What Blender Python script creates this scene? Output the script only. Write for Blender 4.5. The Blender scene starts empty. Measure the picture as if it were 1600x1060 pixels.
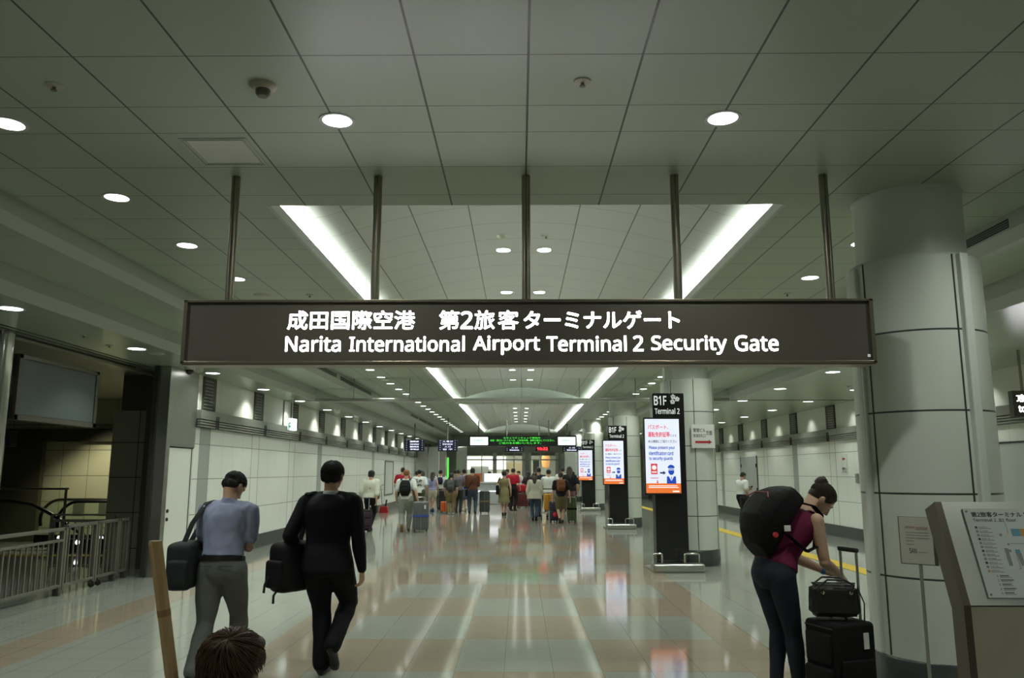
import bpy, bmesh, math, random
from mathutils import Vector, Matrix, Euler, noise as mnoise

# ------------------------------------------------------------------ scene, camera, world, exposure
SC = bpy.context.scene
COL = SC.collection
SC.view_settings.view_transform = 'Standard'
SC.view_settings.look = 'None'
SC.view_settings.exposure = 0.0
SC.view_settings.gamma = 1.0
SC.view_settings.use_curve_mapping = False
SC.cycles.use_denoising = True
SC.cycles.max_bounces = 7
SC.cycles.diffuse_bounces = 5
SC.cycles.glossy_bounces = 3
SC.cycles.transmission_bounces = 6
SC.cycles.transparent_max_bounces = 12
SC.cycles.sample_clamp_indirect = 4.0
SC.cycles.caustics_reflective = False
SC.cycles.caustics_refractive = False

CAM_H = 1.6
cam_d = bpy.data.cameras.new('camera')
cam_d.sensor_width = 36.0
cam_d.lens = 36.0 * 1244.4 / 1600.0
cam_d.clip_start = 0.05
cam_d.clip_end = 200
cam = bpy.data.objects.new('camera', cam_d)
COL.objects.link(cam)
cam.location = (0, 0, CAM_H)
cam.rotation_euler = Euler((math.radians(90 + 9.45), 0, math.radians(0.545)), 'XYZ')
SC.camera = cam

W = bpy.data.worlds.new('world')
SC.world = W
W.use_nodes = True
W.node_tree.nodes['Background'].inputs[0].default_value = (0.80, 0.88, 0.74, 1)
W.node_tree.nodes['Background'].inputs[1].default_value = 0.12

R = math.radians
PI = math.pi
random.seed(7)

# light levels (all lamps of the place)
COVE_E = 80.0
DOWN_E = 7.0
DOWN_W = 120.0
SIDE_E = 6.0
SIDE_W = 80.0
LAMP_C = (0.94, 1.0, 0.90)

# ------------------------------------------------------------------ materials
MATS = {}


def srgb(r, g, b):
    f = lambda c: (c / 255 / 12.92) if c / 255 <= 0.04045 else ((c / 255 + 0.055) / 1.055) ** 2.4
    return (f(r), f(g), f(b))


def new_mat(name):
    m = bpy.data.materials.new(name)
    m.use_nodes = True
    nt = m.node_tree
    b = nt.nodes['Principled BSDF']
    return m, nt, b


def mat(name, color, rough=0.5, metal=0.0, spec=0.5, emit=0.0, emit_c=None, var=0.0, vscale=30.0, bump=0.0, bscale=60.0, coat=0.0, aniso=None):
    """principled surface with an optional noise variation of colour and a noise bump"""
    if name in MATS:
        return MATS[name]
    m, nt, b = new_mat(name)
    b.inputs['Base Color'].default_value = (*color, 1)
    b.inputs['Roughness'].default_value = rough
    b.inputs['Metallic'].default_value = metal
    b.inputs['Specular IOR Level'].default_value = spec
    b.inputs['Coat Weight'].default_value = coat
    if emit:
        b.inputs['Emission Color'].default_value = (*(emit_c or color), 1)
        b.inputs['Emission Strength'].default_value = emit
    if var or bump:
        tc = nt.nodes.new('ShaderNodeTexCoord')
        src = tc.outputs['Object']
        if aniso:
            mp = nt.nodes.new('ShaderNodeMapping')
            mp.inputs['Scale'].default_value = aniso
            nt.links.new(src, mp.inputs['Vector'])
            src = mp.outputs['Vector']
        if var:
            n = nt.nodes.new('ShaderNodeTexNoise')
            n.inputs['Scale'].default_value = vscale
            n.inputs['Detail'].default_value = 3
            nt.links.new(src, n.inputs['Vector'])
            mx = nt.nodes.new('ShaderNodeMix')
            mx.data_type = 'RGBA'
            mx.inputs[6].default_value = (*[max(0, c * (1 - var)) for c in color], 1)
            mx.inputs[7].default_value = (*[min(1, c * (1 + var)) for c in color], 1)
            nt.links.new(n.outputs['Fac'], mx.inputs[0])
            nt.links.new(mx.outputs[2], b.inputs['Base Color'])
        if bump:
            n2 = nt.nodes.new('ShaderNodeTexNoise')
            n2.inputs['Scale'].default_value = bscale
            n2.inputs['Detail'].default_value = 4
            nt.links.new(src, n2.inputs['Vector'])
            bp = nt.nodes.new('ShaderNodeBump')
            bp.inputs['Strength'].default_value = bump
            bp.inputs['Distance'].default_value = 0.02
            nt.links.new(n2.outputs['Fac'], bp.inputs['Height'])
            nt.links.new(bp.outputs['Normal'], b.inputs['Normal'])
    MATS[name] = m
    return m


class NB:
    """tiny node-maths builder on world position"""

    def __init__(self, nt):
        self.nt = nt
        g = nt.nodes.new('ShaderNodeNewGeometry')
        s = nt.nodes.new('ShaderNodeSeparateXYZ')
        nt.links.new(g.outputs['Position'], s.inputs[0])
        self.pos = g.outputs['Position']
        self.x, self.y, self.z = s.outputs

    def m(self, op, a, b=None, c=None):
        n = self.nt.nodes.new('ShaderNodeMath')
        n.operation = op
        for i, v in enumerate((a, b, c)):
            if v is None:
                continue
            if isinstance(v, (int, float)):
                n.inputs[i].default_value = v
            else:
                self.nt.links.new(v, n.inputs[i])
        return n.outputs[0]

    def lines(self, c, offs, period, w):
        """1 within w of offs + k*period"""
        out = None
        for o in offs:
            d = self.m('PINGPONG', self.m('SUBTRACT', c, o), period / 2)
            l = self.m('LESS_THAN', d, w)
            out = l if out is None else self.m('MAXIMUM', out, l)
        return out

    def band(self, c, a, b):
        return self.m('MULTIPLY', self.m('GREATER_THAN', c, a), self.m('LESS_THAN', c, b))

    def mix(self, f, a, b):
        n = self.nt.nodes.new('ShaderNodeMix')
        n.data_type = 'RGBA'
        for i, v in ((0, f), (6, a), (7, b)):
            if isinstance(v, (int, float)):
                n.inputs[i].default_value = v
            elif isinstance(v, tuple):
                n.inputs[i].default_value = (*v, 1)
            else:
                self.nt.links.new(v, n.inputs[i])
        return n.outputs[2]

    def noise(self, scale, detail=2.0, vec=None):
        n = self.nt.nodes.new('ShaderNodeTexNoise')
        n.inputs['Scale'].default_value = scale
        n.inputs['Detail'].default_value = detail
        self.nt.links.new(vec or self.pos, n.inputs['Vector'])
        return n.outputs['Fac']

    def ramp(self, v, a, b):
        n = self.nt.nodes.new('ShaderNodeMapRange')
        n.inputs['From Min'].default_value = a
        n.inputs['From Max'].default_value = b
        self.nt.links.new(v, n.inputs['Value'])
        return n.outputs['Result']

    def link(self, o, i):
        self.nt.links.new(o, i)

    def bump(self, h, bsdf, strength=0.5, dist=0.01, invert=True):
        bp = self.nt.nodes.new('ShaderNodeBump')
        bp.invert = invert
        bp.inputs['Strength'].default_value = strength
        bp.inputs['Distance'].default_value = dist
        self.link(h, bp.inputs['Height'])
        self.link(bp.outputs['Normal'], bsdf.inputs['Normal'])


def panel_mat(name, color, line, rough, xs=None, ys=None, zs=None, spec=0.5, fine=None, shades=None):
    """flat panels with joint lines; xs/ys/zs are lists of (offsets, period, half width)"""
    m, nt, b = new_mat(name)
    q = NB(nt)
    mask = None
    for c, L in ((q.x, xs), (q.y, ys), (q.z, zs)):
        for offs, per, w in (L or []):
            l = q.lines(c, offs, per, w)
            mask = l if mask is None else q.m('MAXIMUM', mask, l)
    n = q.noise(0.9, 3)
    base = q.mix(n, tuple(c * 0.96 for c in color), tuple(min(1, c * 1.04) for c in color))
    for c, offs, per, w, col in (shades or []):
        base = q.mix(q.lines({'x': q.x, 'y': q.y, 'z': q.z}[c], offs, per, w), base, col)
    for c, offs, per, w, f in (fine or []):
        l = q.lines({'x': q.x, 'y': q.y, 'z': q.z}[c], offs, per, w)
        base = q.mix(q.m('MULTIPLY', l, f), base, line)
    colr = q.mix(mask, base, line)
    q.link(colr, b.inputs['Base Color'])
    b.inputs['Roughness'].default_value = rough
    b.inputs['Specular IOR Level'].default_value = spec
    q.bump(mask, b, 0.6, 0.004)
    MATS[name] = m
    return m


# ------------------------------------------------------------------ mesh builder
class MB:
    def __init__(self):
        self.bm = bmesh.new()

    def _xf(self, geom, mtx):
        bmesh.ops.transform(self.bm, matrix=mtx, verts=[v for v in geom if isinstance(v, bmesh.types.BMVert)])

    def box(self, x0, x1, y0, y1, z0, z1, bev=0.0, seg=2, rot=None):
        r = bmesh.ops.create_cube(self.bm, size=1.0)
        vs = r['verts']
        c = Vector(((x0 + x1) / 2, (y0 + y1) / 2, (z0 + z1) / 2))
        S = Matrix.Diagonal((abs(x1 - x0), abs(y1 - y0), abs(z1 - z0), 1))
        bmesh.ops.transform(self.bm, matrix=S, verts=vs)
        if bev > 0:
            es = list({e for v in vs for e in v.link_edges})
            rr = bmesh.ops.bevel(self.bm, geom=es, offset=min(bev, 0.49 * min(abs(x1 - x0), abs(y1 - y0), abs(z1 - z0))), segments=seg, profile=0.5, affect='EDGES')
            vs = list({v for f in rr['faces'] for v in f.verts} | {v for v in vs if v.is_valid})
        M_ = Matrix.Translation(c)
        if rot is not None:
            M_ = M_ @ rot.to_4x4()
        bmesh.ops.transform(self.bm, matrix=M_, verts=vs)
        return self

    def cyl(self, p0, p1, r0, r1=None, seg=24, caps=True):
        p0, p1 = Vector(p0), Vector(p1)
        r1 = r0 if r1 is None else r1
        d = p1 - p0
        r = bmesh.ops.create_cone(self.bm, cap_ends=caps, segments=seg, radius1=r0, radius2=r1, depth=d.length)
        q = Vector((0, 0, 1)).rotation_difference(d.normalized())
        bmesh.ops.transform(self.bm, matrix=Matrix.Translation((p0 + p1) / 2) @ q.to_matrix().to_4x4(), verts=r['verts'])
        return self

    def ball(self, c, r, seg=16, rings=10, rot=None):
        r = r if hasattr(r, '__len__') else (r, r, r)
        M_ = Matrix.Translation(Vector(c)) @ (rot.to_4x4() if rot is not None else Matrix.Identity(4)) @ Matrix.Diagonal((*r, 1))
        new, face = self.bm.verts.new, self.bm.faces.new
        top, bot = new(M_ @ Vector((0, 0, 1))), new(M_ @ Vector((0, 0, -1)))
        rows = []
        for i in range(1, rings):
            a = PI * i / rings
            rows.append([new(M_ @ Vector((math.sin(a) * math.cos(2 * PI * k / seg), math.sin(a) * math.sin(2 * PI * k / seg), math.cos(a)))) for k in range(seg)])
        for k in range(seg):
            j = (k + 1) % seg
            face((top, rows[0][k], rows[0][j]))
            face((bot, rows[-1][j], rows[-1][k]))
        for A, B in zip(rows, rows[1:]):
            for k in range(seg):
                j = (k + 1) % seg
                face((A[k], B[k], B[j], A[j]))
        return self

    def lathe(self, prof, c=(0, 0, 0), seg=32, a0=0.0, a1=2 * PI):
        """prof: (radius, z) points, turned about the vertical through c"""
        full = abs(a1 - a0 - 2 * PI) < 1e-6
        n = seg if full else seg + 1
        rows = []
        for r, z in prof:
            row = []
            for i in range(n):
                a = a0 + (a1 - a0) * i / seg
                row.append(self.bm.verts.new((c[0] + max(r, 1e-5) * math.cos(a), c[1] + max(r, 1e-5) * math.sin(a), c[2] + z)))
            rows.append(row)
        for A, B in zip(rows, rows[1:]):
            for i in range(n if full else n - 1):
                j = (i + 1) % n
                self.bm.faces.new((A[i], A[j], B[j], B[i]))
        return self

    def prism(self, poly, axis, a, b):
        """poly: 2-D outline; axis 'x': poly=(y,z), 'y': (x,z), 'z': (x,y); extruded from a to b"""
        def P(u, v, w):
            return {'x': (w, u, v), 'y': (u, w, v), 'z': (u, v, w)}[axis]
        A = [self.bm.verts.new(P(u, v, a)) for u, v in poly]
        B = [self.bm.verts.new(P(u, v, b)) for u, v in poly]
        self.bm.faces.new(A)
        self.bm.faces.new(B[::-1])
        n = len(poly)
        for i in range(n):
            self.bm.faces.new((A[i], B[i], B[(i + 1) % n], A[(i + 1) % n]))
        return self

    def sweep(self, pts, radii, seg=10, closed=False, flat=None, hint=None):
        """tube along pts; radii number, list, or list of (rx, ry); hint = direction of rx"""
        pts = [Vector(p) for p in pts]
        n = len(pts)
        if not hasattr(radii, '__len__'):
            radii = [radii] * n
        rings = []
        prev = None
        for i, p in enumerate(pts):
            if closed:
                t = pts[(i + 1) % n] - pts[i - 1]
            else:
                t = pts[min(i + 1, n - 1)] - pts[max(i - 1, 0)]
            t.normalize()
            if hint is not None:
                h = hint[i] if isinstance(hint, list) else hint
                u = Vector(h) - t * Vector(h).dot(t)
            elif prev is None:
                u = t.orthogonal()
            else:
                u = prev - t * prev.dot(t)
            if u.length < 1e-6:
                u = t.orthogonal()
            u.normalize()
            prev = u
            w = t.cross(u)
            r = radii[i]
            rx, ry = r if hasattr(r, '__len__') else (r, r)
            rings.append([self.bm.verts.new(p + u * rx * math.cos(2 * PI * k / seg) + w * ry * math.sin(2 * PI * k / seg)) for k in range(seg)])
        for i in range(n if closed else n - 1):
            A, B = rings[i], rings[(i + 1) % n]
            for k in range(seg):
                self.bm.faces.new((A[k], A[(k + 1) % seg], B[(k + 1) % seg], B[k]))
        if not closed:
            self.bm.faces.new(rings[0][::-1])
            self.bm.faces.new(rings[-1])
        return self

    def quad(self, *pts):
        self.bm.faces.new([self.bm.verts.new(p) for p in pts])
        return self

    def mesh(self, name, mt, smooth=False, shift=None, recalc=True):
        if shift is not None:
            bmesh.ops.translate(self.bm, vec=shift, verts=self.bm.verts)
        if recalc:
            bmesh.ops.recalc_face_normals(self.bm, faces=self.bm.faces)
        me = bpy.data.meshes.new(name)
        self.bm.to_mesh(me)
        self.bm.free()
        me.materials.append(mt)
        if smooth:
            shade_smooth(me, smooth if smooth is not True else 40)
        return me

    def build(self, name, mt, parent=None, smooth=False, local=False):
        """link as ONE mesh object; under a parent the coordinates given are world ones (or the root's own if local)"""
        sh = None
        if parent is not None and not local:
            root = parent
            while root.parent is not None:
                root = root.parent
            sh = -Vector(root.location)
        me = self.mesh(name, mt, smooth, sh)
        o = bpy.data.objects.new(name, me)
        COL.objects.link(o)
        if parent is not None:
            o.parent = parent
        return o


def shade_smooth(me, angle=40):
    for p in me.polygons:
        p.use_smooth = True
    me.set_sharp_from_angle(angle=R(angle))


def thing(name, label, cat, loc=(0, 0, 0), rz=0.0, group=None, kind=None):
    o = bpy.data.objects.new(name, None)
    o.empty_display_size = 0.1
    COL.objects.link(o)
    o.location = loc
    o.rotation_euler = (0, 0, rz)
    return tag(o, label, cat, group, kind)


def tag(o, label=None, cat=None, group=None, kind=None):
    if label:
        o['label'] = label
    if cat:
        o['category'] = cat
    if group:
        o['group'] = group
    if kind:
        o['kind'] = kind
    return o


def copy_tree(o, parent=None):
    c = o.copy()
    COL.objects.link(c)
    if parent is not None:
        c.parent = parent
    for ch in list(o.children):
        copy_tree(ch, c)
    return c


def struct(o, label=None):
    o['kind'] = 'structure'
    if label:
        o['label'] = label
    return o


# ------------------------------------------------------------------ evaluation scene (modifiers, text)
TMP = bpy.data.scenes.new('tmp_eval')


def evaluate(o):
    TMP.collection.objects.link(o)
    vl = TMP.view_layers[0]
    with bpy.context.temp_override(scene=TMP, view_layer=vl):
        dg = bpy.context.evaluated_depsgraph_get()
        dg.update()
    me = bpy.data.meshes.new_from_object(o.evaluated_get(dg), depsgraph=dg)
    TMP.collection.objects.unlink(o)
    d = o.data
    bpy.data.objects.remove(o)
    if isinstance(d, bpy.types.Mesh):
        bpy.data.meshes.remove(d)
    else:
        bpy.data.curves.remove(d)
    return me


def sans(s):
    out = ''
    for ch in s:
        if 'A' <= ch <= 'Z':
            out += chr(0x1D5A0 + ord(ch) - 65)
        elif 'a' <= ch <= 'z':
            out += chr(0x1D5BA + ord(ch) - 97)
        elif '0' <= ch <= '9':
            out += chr(0x1D7E2 + ord(ch) - 48)
        else:
            out += ch
    return out


def text_bm(body, weight=0.0, depth=0.01):
    """flat lettering in the x-y plane, emboldened by `weight` em; returns (bmesh, bounds) at size 1"""
    c = bpy.data.curves.new('lettering', 'FONT')
    c.body = sans(body)
    c.size = 1.0
    c.resolution_u = 3
    c.extrude = depth
    me = evaluate(bpy.data.objects.new('lettering', c))
    bm = bmesh.new()
    shifts = [(0, 0)] if weight <= 0 else [(weight * math.cos(a), weight * math.sin(a)) for a in [k * PI / 4 for k in range(8)]]
    for dx, dy in shifts:
        n0 = len(bm.verts)
        bm.from_mesh(me)
        bm.verts.ensure_lookup_table()
        for v in bm.verts[n0:]:
            v.co.x += dx
            v.co.y += dy
    bpy.data.meshes.remove(me)
    xs = [v.co.x for v in bm.verts]
    ys = [v.co.y for v in bm.verts]
    return bm, (min(xs), max(xs), min(ys), max(ys))


def text_on(body, mt, parent, x0, x1, z0, z1, frame, weight=0.0, name='lettering', align='fit', depth=0.01, local=True):
    """lettering filling [x0,x1] x [z0,z1] of a surface; frame = 4x4 taking (x, z-up as y, out as z) to the root's space"""
    bm, (a, b, c, d) = text_bm(body, weight, depth)
    sx = (x1 - x0) / (b - a)
    sy = (z1 - z0) / (d - c)
    if align == 'height':
        sx = sy
    for v in bm.verts:
        v.co = Vector((x0 + (v.co.x - a) * sx, z0 + (v.co.y - c) * sy, v.co.z * sy))
    bmesh.ops.transform(bm, matrix=frame, verts=bm.verts)
    mb = MB()
    mb.bm.free()
    mb.bm = bm
    me = mb.mesh(name, mt, recalc=False)
    o = bpy.data.objects.new(name, me)
    COL.objects.link(o)
    o.parent = parent
    return o


def frame_front(y, x=0.0, z=0.0):
    """surface facing -Y at depth y (local)"""
    return Matrix(((1, 0, 0, x), (0, 0, -1, y), (0, 1, 0, z), (0, 0, 0, 1)))


def flat_shape(mt, parent, polys, frame, name, depth=0.002):
    """thin printed shapes: polys = list of outlines in surface coordinates"""
    mb = MB()
    for p in polys:
        mb.prism(p, 'z', 0.0, depth)
    bmesh.ops.transform(mb.bm, matrix=frame, verts=mb.bm.verts)
    o = mb.build(name, mt, parent, local=True)
    return o


def rect(x0, x1, y0, y1):
    return [(x0, y0), (x1, y0), (x1, y1), (x0, y1)]


def disc(cx, cy, r, n=20, ry=None, a0=0, a1=2 * PI):
    ry = r if ry is None else ry
    return [(cx + r * math.cos(a0 + (a1 - a0) * i / n), cy + ry * math.sin(a0 + (a1 - a0) * i / n)) for i in range(n)]
# ------------------------------------------------------------------ materials of the room
ROWS = [4.53, 4.91, 5.5075, 6.105, 6.7025]
C_PAINT = (0.35, 0.41, 0.325)
m_ceil = panel_mat('ceiling_panel', C_PAINT, (0.06, 0.07, 0.055), 0.36,
                   xs=[([0.05], 0.61, 0.0065)], ys=[(ROWS, 2.77, 0.0035)], spec=0.32)
m_step = panel_mat('ceiling_step_panel', C_PAINT, (0.20, 0.22, 0.18), 0.33, ys=[([0.3], 0.61, 0.003)])
m_low = panel_mat('ceiling_low_panel', C_PAINT, (0.24, 0.26, 0.22), 0.25, ys=[([0.1], 1.2, 0.003)])
m_vault = panel_mat('vault_panel', (0.46, 0.49, 0.44), (0.10, 0.11, 0.09), 0.38,
                    xs=[([0.05], 0.57, 0.006)], ys=[([6.6], 0.605, 0.003)])
m_fascia = mat('fascia_paint', (0.37, 0.405, 0.355), 0.45)
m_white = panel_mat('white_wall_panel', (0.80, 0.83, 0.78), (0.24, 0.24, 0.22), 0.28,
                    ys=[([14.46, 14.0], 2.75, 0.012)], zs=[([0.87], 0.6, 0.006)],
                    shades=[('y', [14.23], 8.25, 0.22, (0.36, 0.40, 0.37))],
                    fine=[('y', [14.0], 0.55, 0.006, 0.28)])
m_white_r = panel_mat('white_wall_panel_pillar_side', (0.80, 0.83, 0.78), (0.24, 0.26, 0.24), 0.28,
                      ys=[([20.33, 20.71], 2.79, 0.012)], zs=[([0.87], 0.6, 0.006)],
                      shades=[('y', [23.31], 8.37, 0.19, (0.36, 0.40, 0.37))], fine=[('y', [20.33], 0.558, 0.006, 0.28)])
m_recess = panel_mat('recess_wall_panel', (0.62, 0.63, 0.57), (0.30, 0.31, 0.27), 0.5, ys=[([14.9], 2.76, 0.004)])
m_pillar = panel_mat('pillar_panel', (0.62, 0.66, 0.60), (0.05, 0.055, 0.05), 0.30, zs=[([0.84], 0.6, 0.007)])
m_plain = mat('pillar_collar_paint', (0.62, 0.65, 0.60), 0.32)
m_strip = mat('pillar_channel_paint', (0.66, 0.70, 0.65), 0.35)
m_base = mat('dark_stone_base', (0.050, 0.056, 0.054), 0.25, var=0.25, vscale=200)
m_rail = mat('brushed_rail_metal', (0.27, 0.275, 0.24), 0.42, metal=0.5)
m_raild = mat('shadow_gap_black', (0.03, 0.03, 0.028), 0.6)
m_steel = mat('brushed_steel', (0.52, 0.52, 0.48), 0.28, metal=1.0, var=0.08, vscale=40, aniso=(1, 1, 30))
m_chrome = mat('polished_steel', (0.66, 0.66, 0.62), 0.15, metal=1.0)
m_slot = mat('vent_dark_metal', (0.055, 0.055, 0.045), 0.55)
m_slotb = mat('vent_slat_metal', (0.16, 0.16, 0.13), 0.45)
m_black = mat('black_gloss', (0.012, 0.012, 0.013), 0.18)
m_blackm = mat('black_matt', (0.015, 0.015, 0.016), 0.6)
m_down = mat('downlight_lens', (1, 1, 1), 0.4, emit=DOWN_E, emit_c=(0.97, 1.0, 0.96))
m_side = mat('side_downlight_lens', (1, 1, 1), 0.4, emit=SIDE_E, emit_c=(0.97, 1.0, 0.98))
m_trimr = mat('downlight_ring', (0.45, 0.46, 0.42), 0.35)
m_cove = mat('cove_tube_glow', (1, 1, 1), 0.4, emit=COVE_E, emit_c=(0.93, 1.0, 0.94))
m_beige = panel_mat('beige_hall_panel', (0.52, 0.51, 0.38), (0.16, 0.16, 0.11), 0.4,
                    xs=[([-9.6], 0.62, 0.006)], zs=[([0.9], 0.6, 0.008)])
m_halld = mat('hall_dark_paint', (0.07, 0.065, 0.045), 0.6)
m_hceil = mat('hall_ceiling_paint', (0.30, 0.30, 0.23), 0.4)
m_door = mat('white_door_paint', (0.74, 0.77, 0.71), 0.35)
m_gdoor = mat('grey_door_paint', (0.40, 0.43, 0.42), 0.4)

# floor: polished granite tiles, chequer of grey-green and pink-beige in the middle
m_floor, nt, b = new_mat('granite_floor')
q = NB(nt)
fi = q.m('FLOOR', q.m('DIVIDE', q.m('ADD', q.x, 1.73), 1.2))
fj = q.m('FLOOR', q.m('DIVIDE', q.m('SUBTRACT', q.y, 8.06), 1.265))
par = q.m('PINGPONG', q.m('ADD', fi, fj), 1.0)
inner = q.band(q.x, -1.73, 1.87)
bord = q.band(q.x, -2.36, 2.28)
pink_in = q.m('MULTIPLY', inner, par)
pink_b = q.m('MULTIPLY', bord, q.m('SUBTRACT', 1.0, inner))
pink = q.m('MAXIMUM', q.m('MAXIMUM', pink_in, pink_b), q.band(q.x, -4.82, -4.27))
sp = q.noise(230, 2)
sp2 = q.noise(60, 3)
cl = q.noise(1.3, 2)
g = q.mix(q.ramp(sp, 0.3, 0.7), (0.17, 0.185, 0.158), (0.43, 0.445, 0.395))
p = q.mix(q.ramp(sp, 0.3, 0.7), (0.20, 0.16, 0.118), (0.43, 0.355, 0.275))
c0 = q.mix(pink, g, p)
c0 = q.mix(q.m('MULTIPLY', q.ramp(sp2, 0.45, 0.75), 0.25), c0, (0.12, 0.12, 0.10))
tile_t = q.noise(1.0, 0, vec=None)
ln = q.m('MAXIMUM', q.lines(q.x, [-0.13], 0.4, 0.0025), q.lines(q.y, [8.06], 0.4217, 0.0018))
c0 = q.mix(q.m('MULTIPLY', ln, 0.65), c0, (0.09, 0.085, 0.07))
q.link(c0, b.inputs['Base Color'])
b.inputs['Specular IOR Level'].default_value = 0.30
q.link(q.m('ADD', q.m('MULTIPLY', q.ramp(cl, 0.3, 0.7), 0.03), 0.065), b.inputs['Roughness'])

# clear pane
m_glass, nt, b = new_mat('clear_pane')
nt.nodes.remove(b)
out = nt.nodes['Material Output']
tr = nt.nodes.new('ShaderNodeBsdfTransparent')
tr.inputs[0].default_value = (0.93, 0.96, 0.94, 1)
gl = nt.nodes.new('ShaderNodeBsdfGlossy')
gl.inputs['Roughness'].default_value = 0.03
fr = nt.nodes.new('ShaderNodeFresnel')
fr.inputs[0].default_value = 1.35
mx = nt.nodes.new('ShaderNodeMixShader')
nt.links.new(fr.outputs[0], mx.inputs[0])
nt.links.new(tr.outputs[0], mx.inputs[1])
nt.links.new(gl.outputs[0], mx.inputs[2])
nt.links.new(mx.outputs[0], out.inputs[0])

# ------------------------------------------------------------------ shell
YN, YF = -4.0, 50.0
ZC, ZS, ZL = 3.79, 3.55, 3.27
CX0, CX1 = -2.09, 2.20            # coffer opening
COFF = [(6.36, 25.9), (26.3, 46.2)]

o = MB().box(-14, 8.7, YN, 60, -0.2, 0.0).build('floor', m_floor)
struct(o, 'polished granite floor with a chequer of grey and pink tiles')

mb = MB()
mb.box(-4.08, 4.2, YN, COFF[0][0], ZC, ZC + 0.05)
mb.box(-4.08, CX0, COFF[0][0], YF, ZC, ZC + 0.05)
mb.box(CX1, 4.2, COFF[0][0], YF, ZC, ZC + 0.05)
mb.box(CX0, CX1, COFF[0][1], COFF[1][0], ZC, ZC + 0.05)
mb.box(CX0, CX1, COFF[1][1], YF, ZC, ZC + 0.05)
struct(mb.build('ceiling', m_ceil), 'grey panelled flat ceiling of the concourse')

def vault_z(x):
    u = abs(x - 0.055)
    return 4.30 - 0.092 * u * u if u < 1.95 else 3.95 + 0.06 * (u - 1.95)


for y0, y1 in COFF:
    mb = MB()
    n = 36
    pts = []
    for i in range(n + 1):
        x = -2.75 + 5.6 * i / n
        pts.append((x, vault_z(x)))
    mb.prism(pts + [(p[0], p[1] + 0.06) for p in pts[::-1]], 'y', y0 - 0.02, y1 + 0.02)
    ov = struct(mb.build('ceiling_vault', m_vault, smooth=30), 'shallow vaulted ceiling bay between two light coves')
    mb = MB()
    for xa, xb in ((-2.8, CX0), (CX1, 2.9)):
        pass
    # upstand lip round the opening, and the end walls of the bay
    mb.prism([(CX0 - 0.02, ZC - 0.002), (CX0 + 0.012, ZC - 0.002), (CX0 + 0.035, ZC + 0.065), (CX0 + 0.02, ZC + 0.07), (CX0 - 0.02, ZC + 0.04)], 'y', y0, y1)
    mb.prism([(CX1 + 0.02, ZC - 0.002), (CX1 - 0.012, ZC - 0.002), (CX1 - 0.035, ZC + 0.065), (CX1 - 0.02, ZC + 0.07), (CX1 + 0.02, ZC + 0.04)], 'y', y0, y1)
    ol = struct(mb.build('ceiling_trim', mat('lip_paint', (0.50, 0.54, 0.50), 0.5)), 'pale upstand lip along the vaulted bay')
    mb = MB()
    mb.box(-2.78, 2.9, y0 - 0.06, y0 - 0.02, ZC + 0.05, 4.4)
    mb.box(-2.78, 2.9, y1 + 0.02, y1 + 0.06, ZC + 0.05, 4.4)
    mb.box(-2.80, -2.76, y0, y1, ZC + 0.05, 4.4)
    mb.box(2.86, 2.90, y0, y1, ZC + 0.05, 4.4)
    struct(mb.build('ceiling_trim', m_fascia), 'end walls of the vaulted bay')

# stepped edges on both sides
def steps(sgn, x1, x2, x3, x4, tl):
    f = lambda poly: [(sgn * u, v) for u, v in poly]
    mb = MB().prism(f([(x1, 3.84), (x1, 3.645), (x1 + 0.055, ZS), (x1 + 0.07, ZS), (x1 + 0.07, 3.84)]), 'y', YN, YF)
    struct(mb.build('trim_%d' % tl, m_fascia), 'pale fascia along the edge of the main ceiling, %s' % ('escalator side' if sgn < 0 else 'pillar side'))
    a, b_ = sorted((sgn * (x1 + 0.07), sgn * x2))
    struct(MB().box(a, b_, YN, YF, ZS, ZS + 0.06).build('ceiling_step', m_step), 'middle step of the ceiling, %s' % ('escalator side' if sgn < 0 else 'pillar side'))
    mb = MB().prism(f([(x2, ZS + 0.06), (x2, ZL + 0.115), (x2 + 0.06, ZL), (x2 + 0.075, ZL), (x2 + 0.075, ZS + 0.06)]), 'y', YN, YF)
    struct(mb.build('trim_%d' % (tl + 1), m_fascia), 'second pale fascia below the ceiling step, %s' % ('escalator side' if sgn < 0 else 'pillar side'))
    a, b_ = sorted((sgn * (x2 + 0.075), sgn * x4))
    struct(MB().box(a, b_, YN, YF, ZL, ZL + 0.06).build('ceiling_low', m_low), 'low side ceiling, %s' % ('escalator side' if sgn < 0 else 'pillar side'))


steps(-1, 4.08, 4.86, 5.06, 6.30, 1)
steps(1, 4.20, 4.96, 5.16, 8.2, 3)

# side walls: white panels below a metal crash rail, recess wall above
WL, WR, RL, RR = -5.6, 7.95, -5.615, 7.965
LY0 = 13.75
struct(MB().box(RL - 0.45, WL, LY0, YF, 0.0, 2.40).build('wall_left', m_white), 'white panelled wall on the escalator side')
struct(MB().box(RL - 0.45, RL, LY0, YF, 2.40, ZL).build('wall_left_recess', m_recess), 'recessed upper wall above the white panels, escalator side')
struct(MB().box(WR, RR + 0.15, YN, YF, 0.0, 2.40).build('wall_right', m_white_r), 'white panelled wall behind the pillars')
struct(MB().box(RR, RR + 0.15, YN, YF, 2.40, ZL).build('wall_right_recess', m_recess), 'recessed upper wall above the white panels, pillar side')
struct(MB().box(WL, WL + 0.025, LY0, YF, 0.0, 0.28).build('baseboard_left', m_base), 'dark stone skirting of the white wall')
struct(MB().box(WR - 0.025, WR, YN, YF, 0.0, 0.28).build('baseboard_right', m_base), 'dark stone skirting of the wall behind the pillars')


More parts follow.
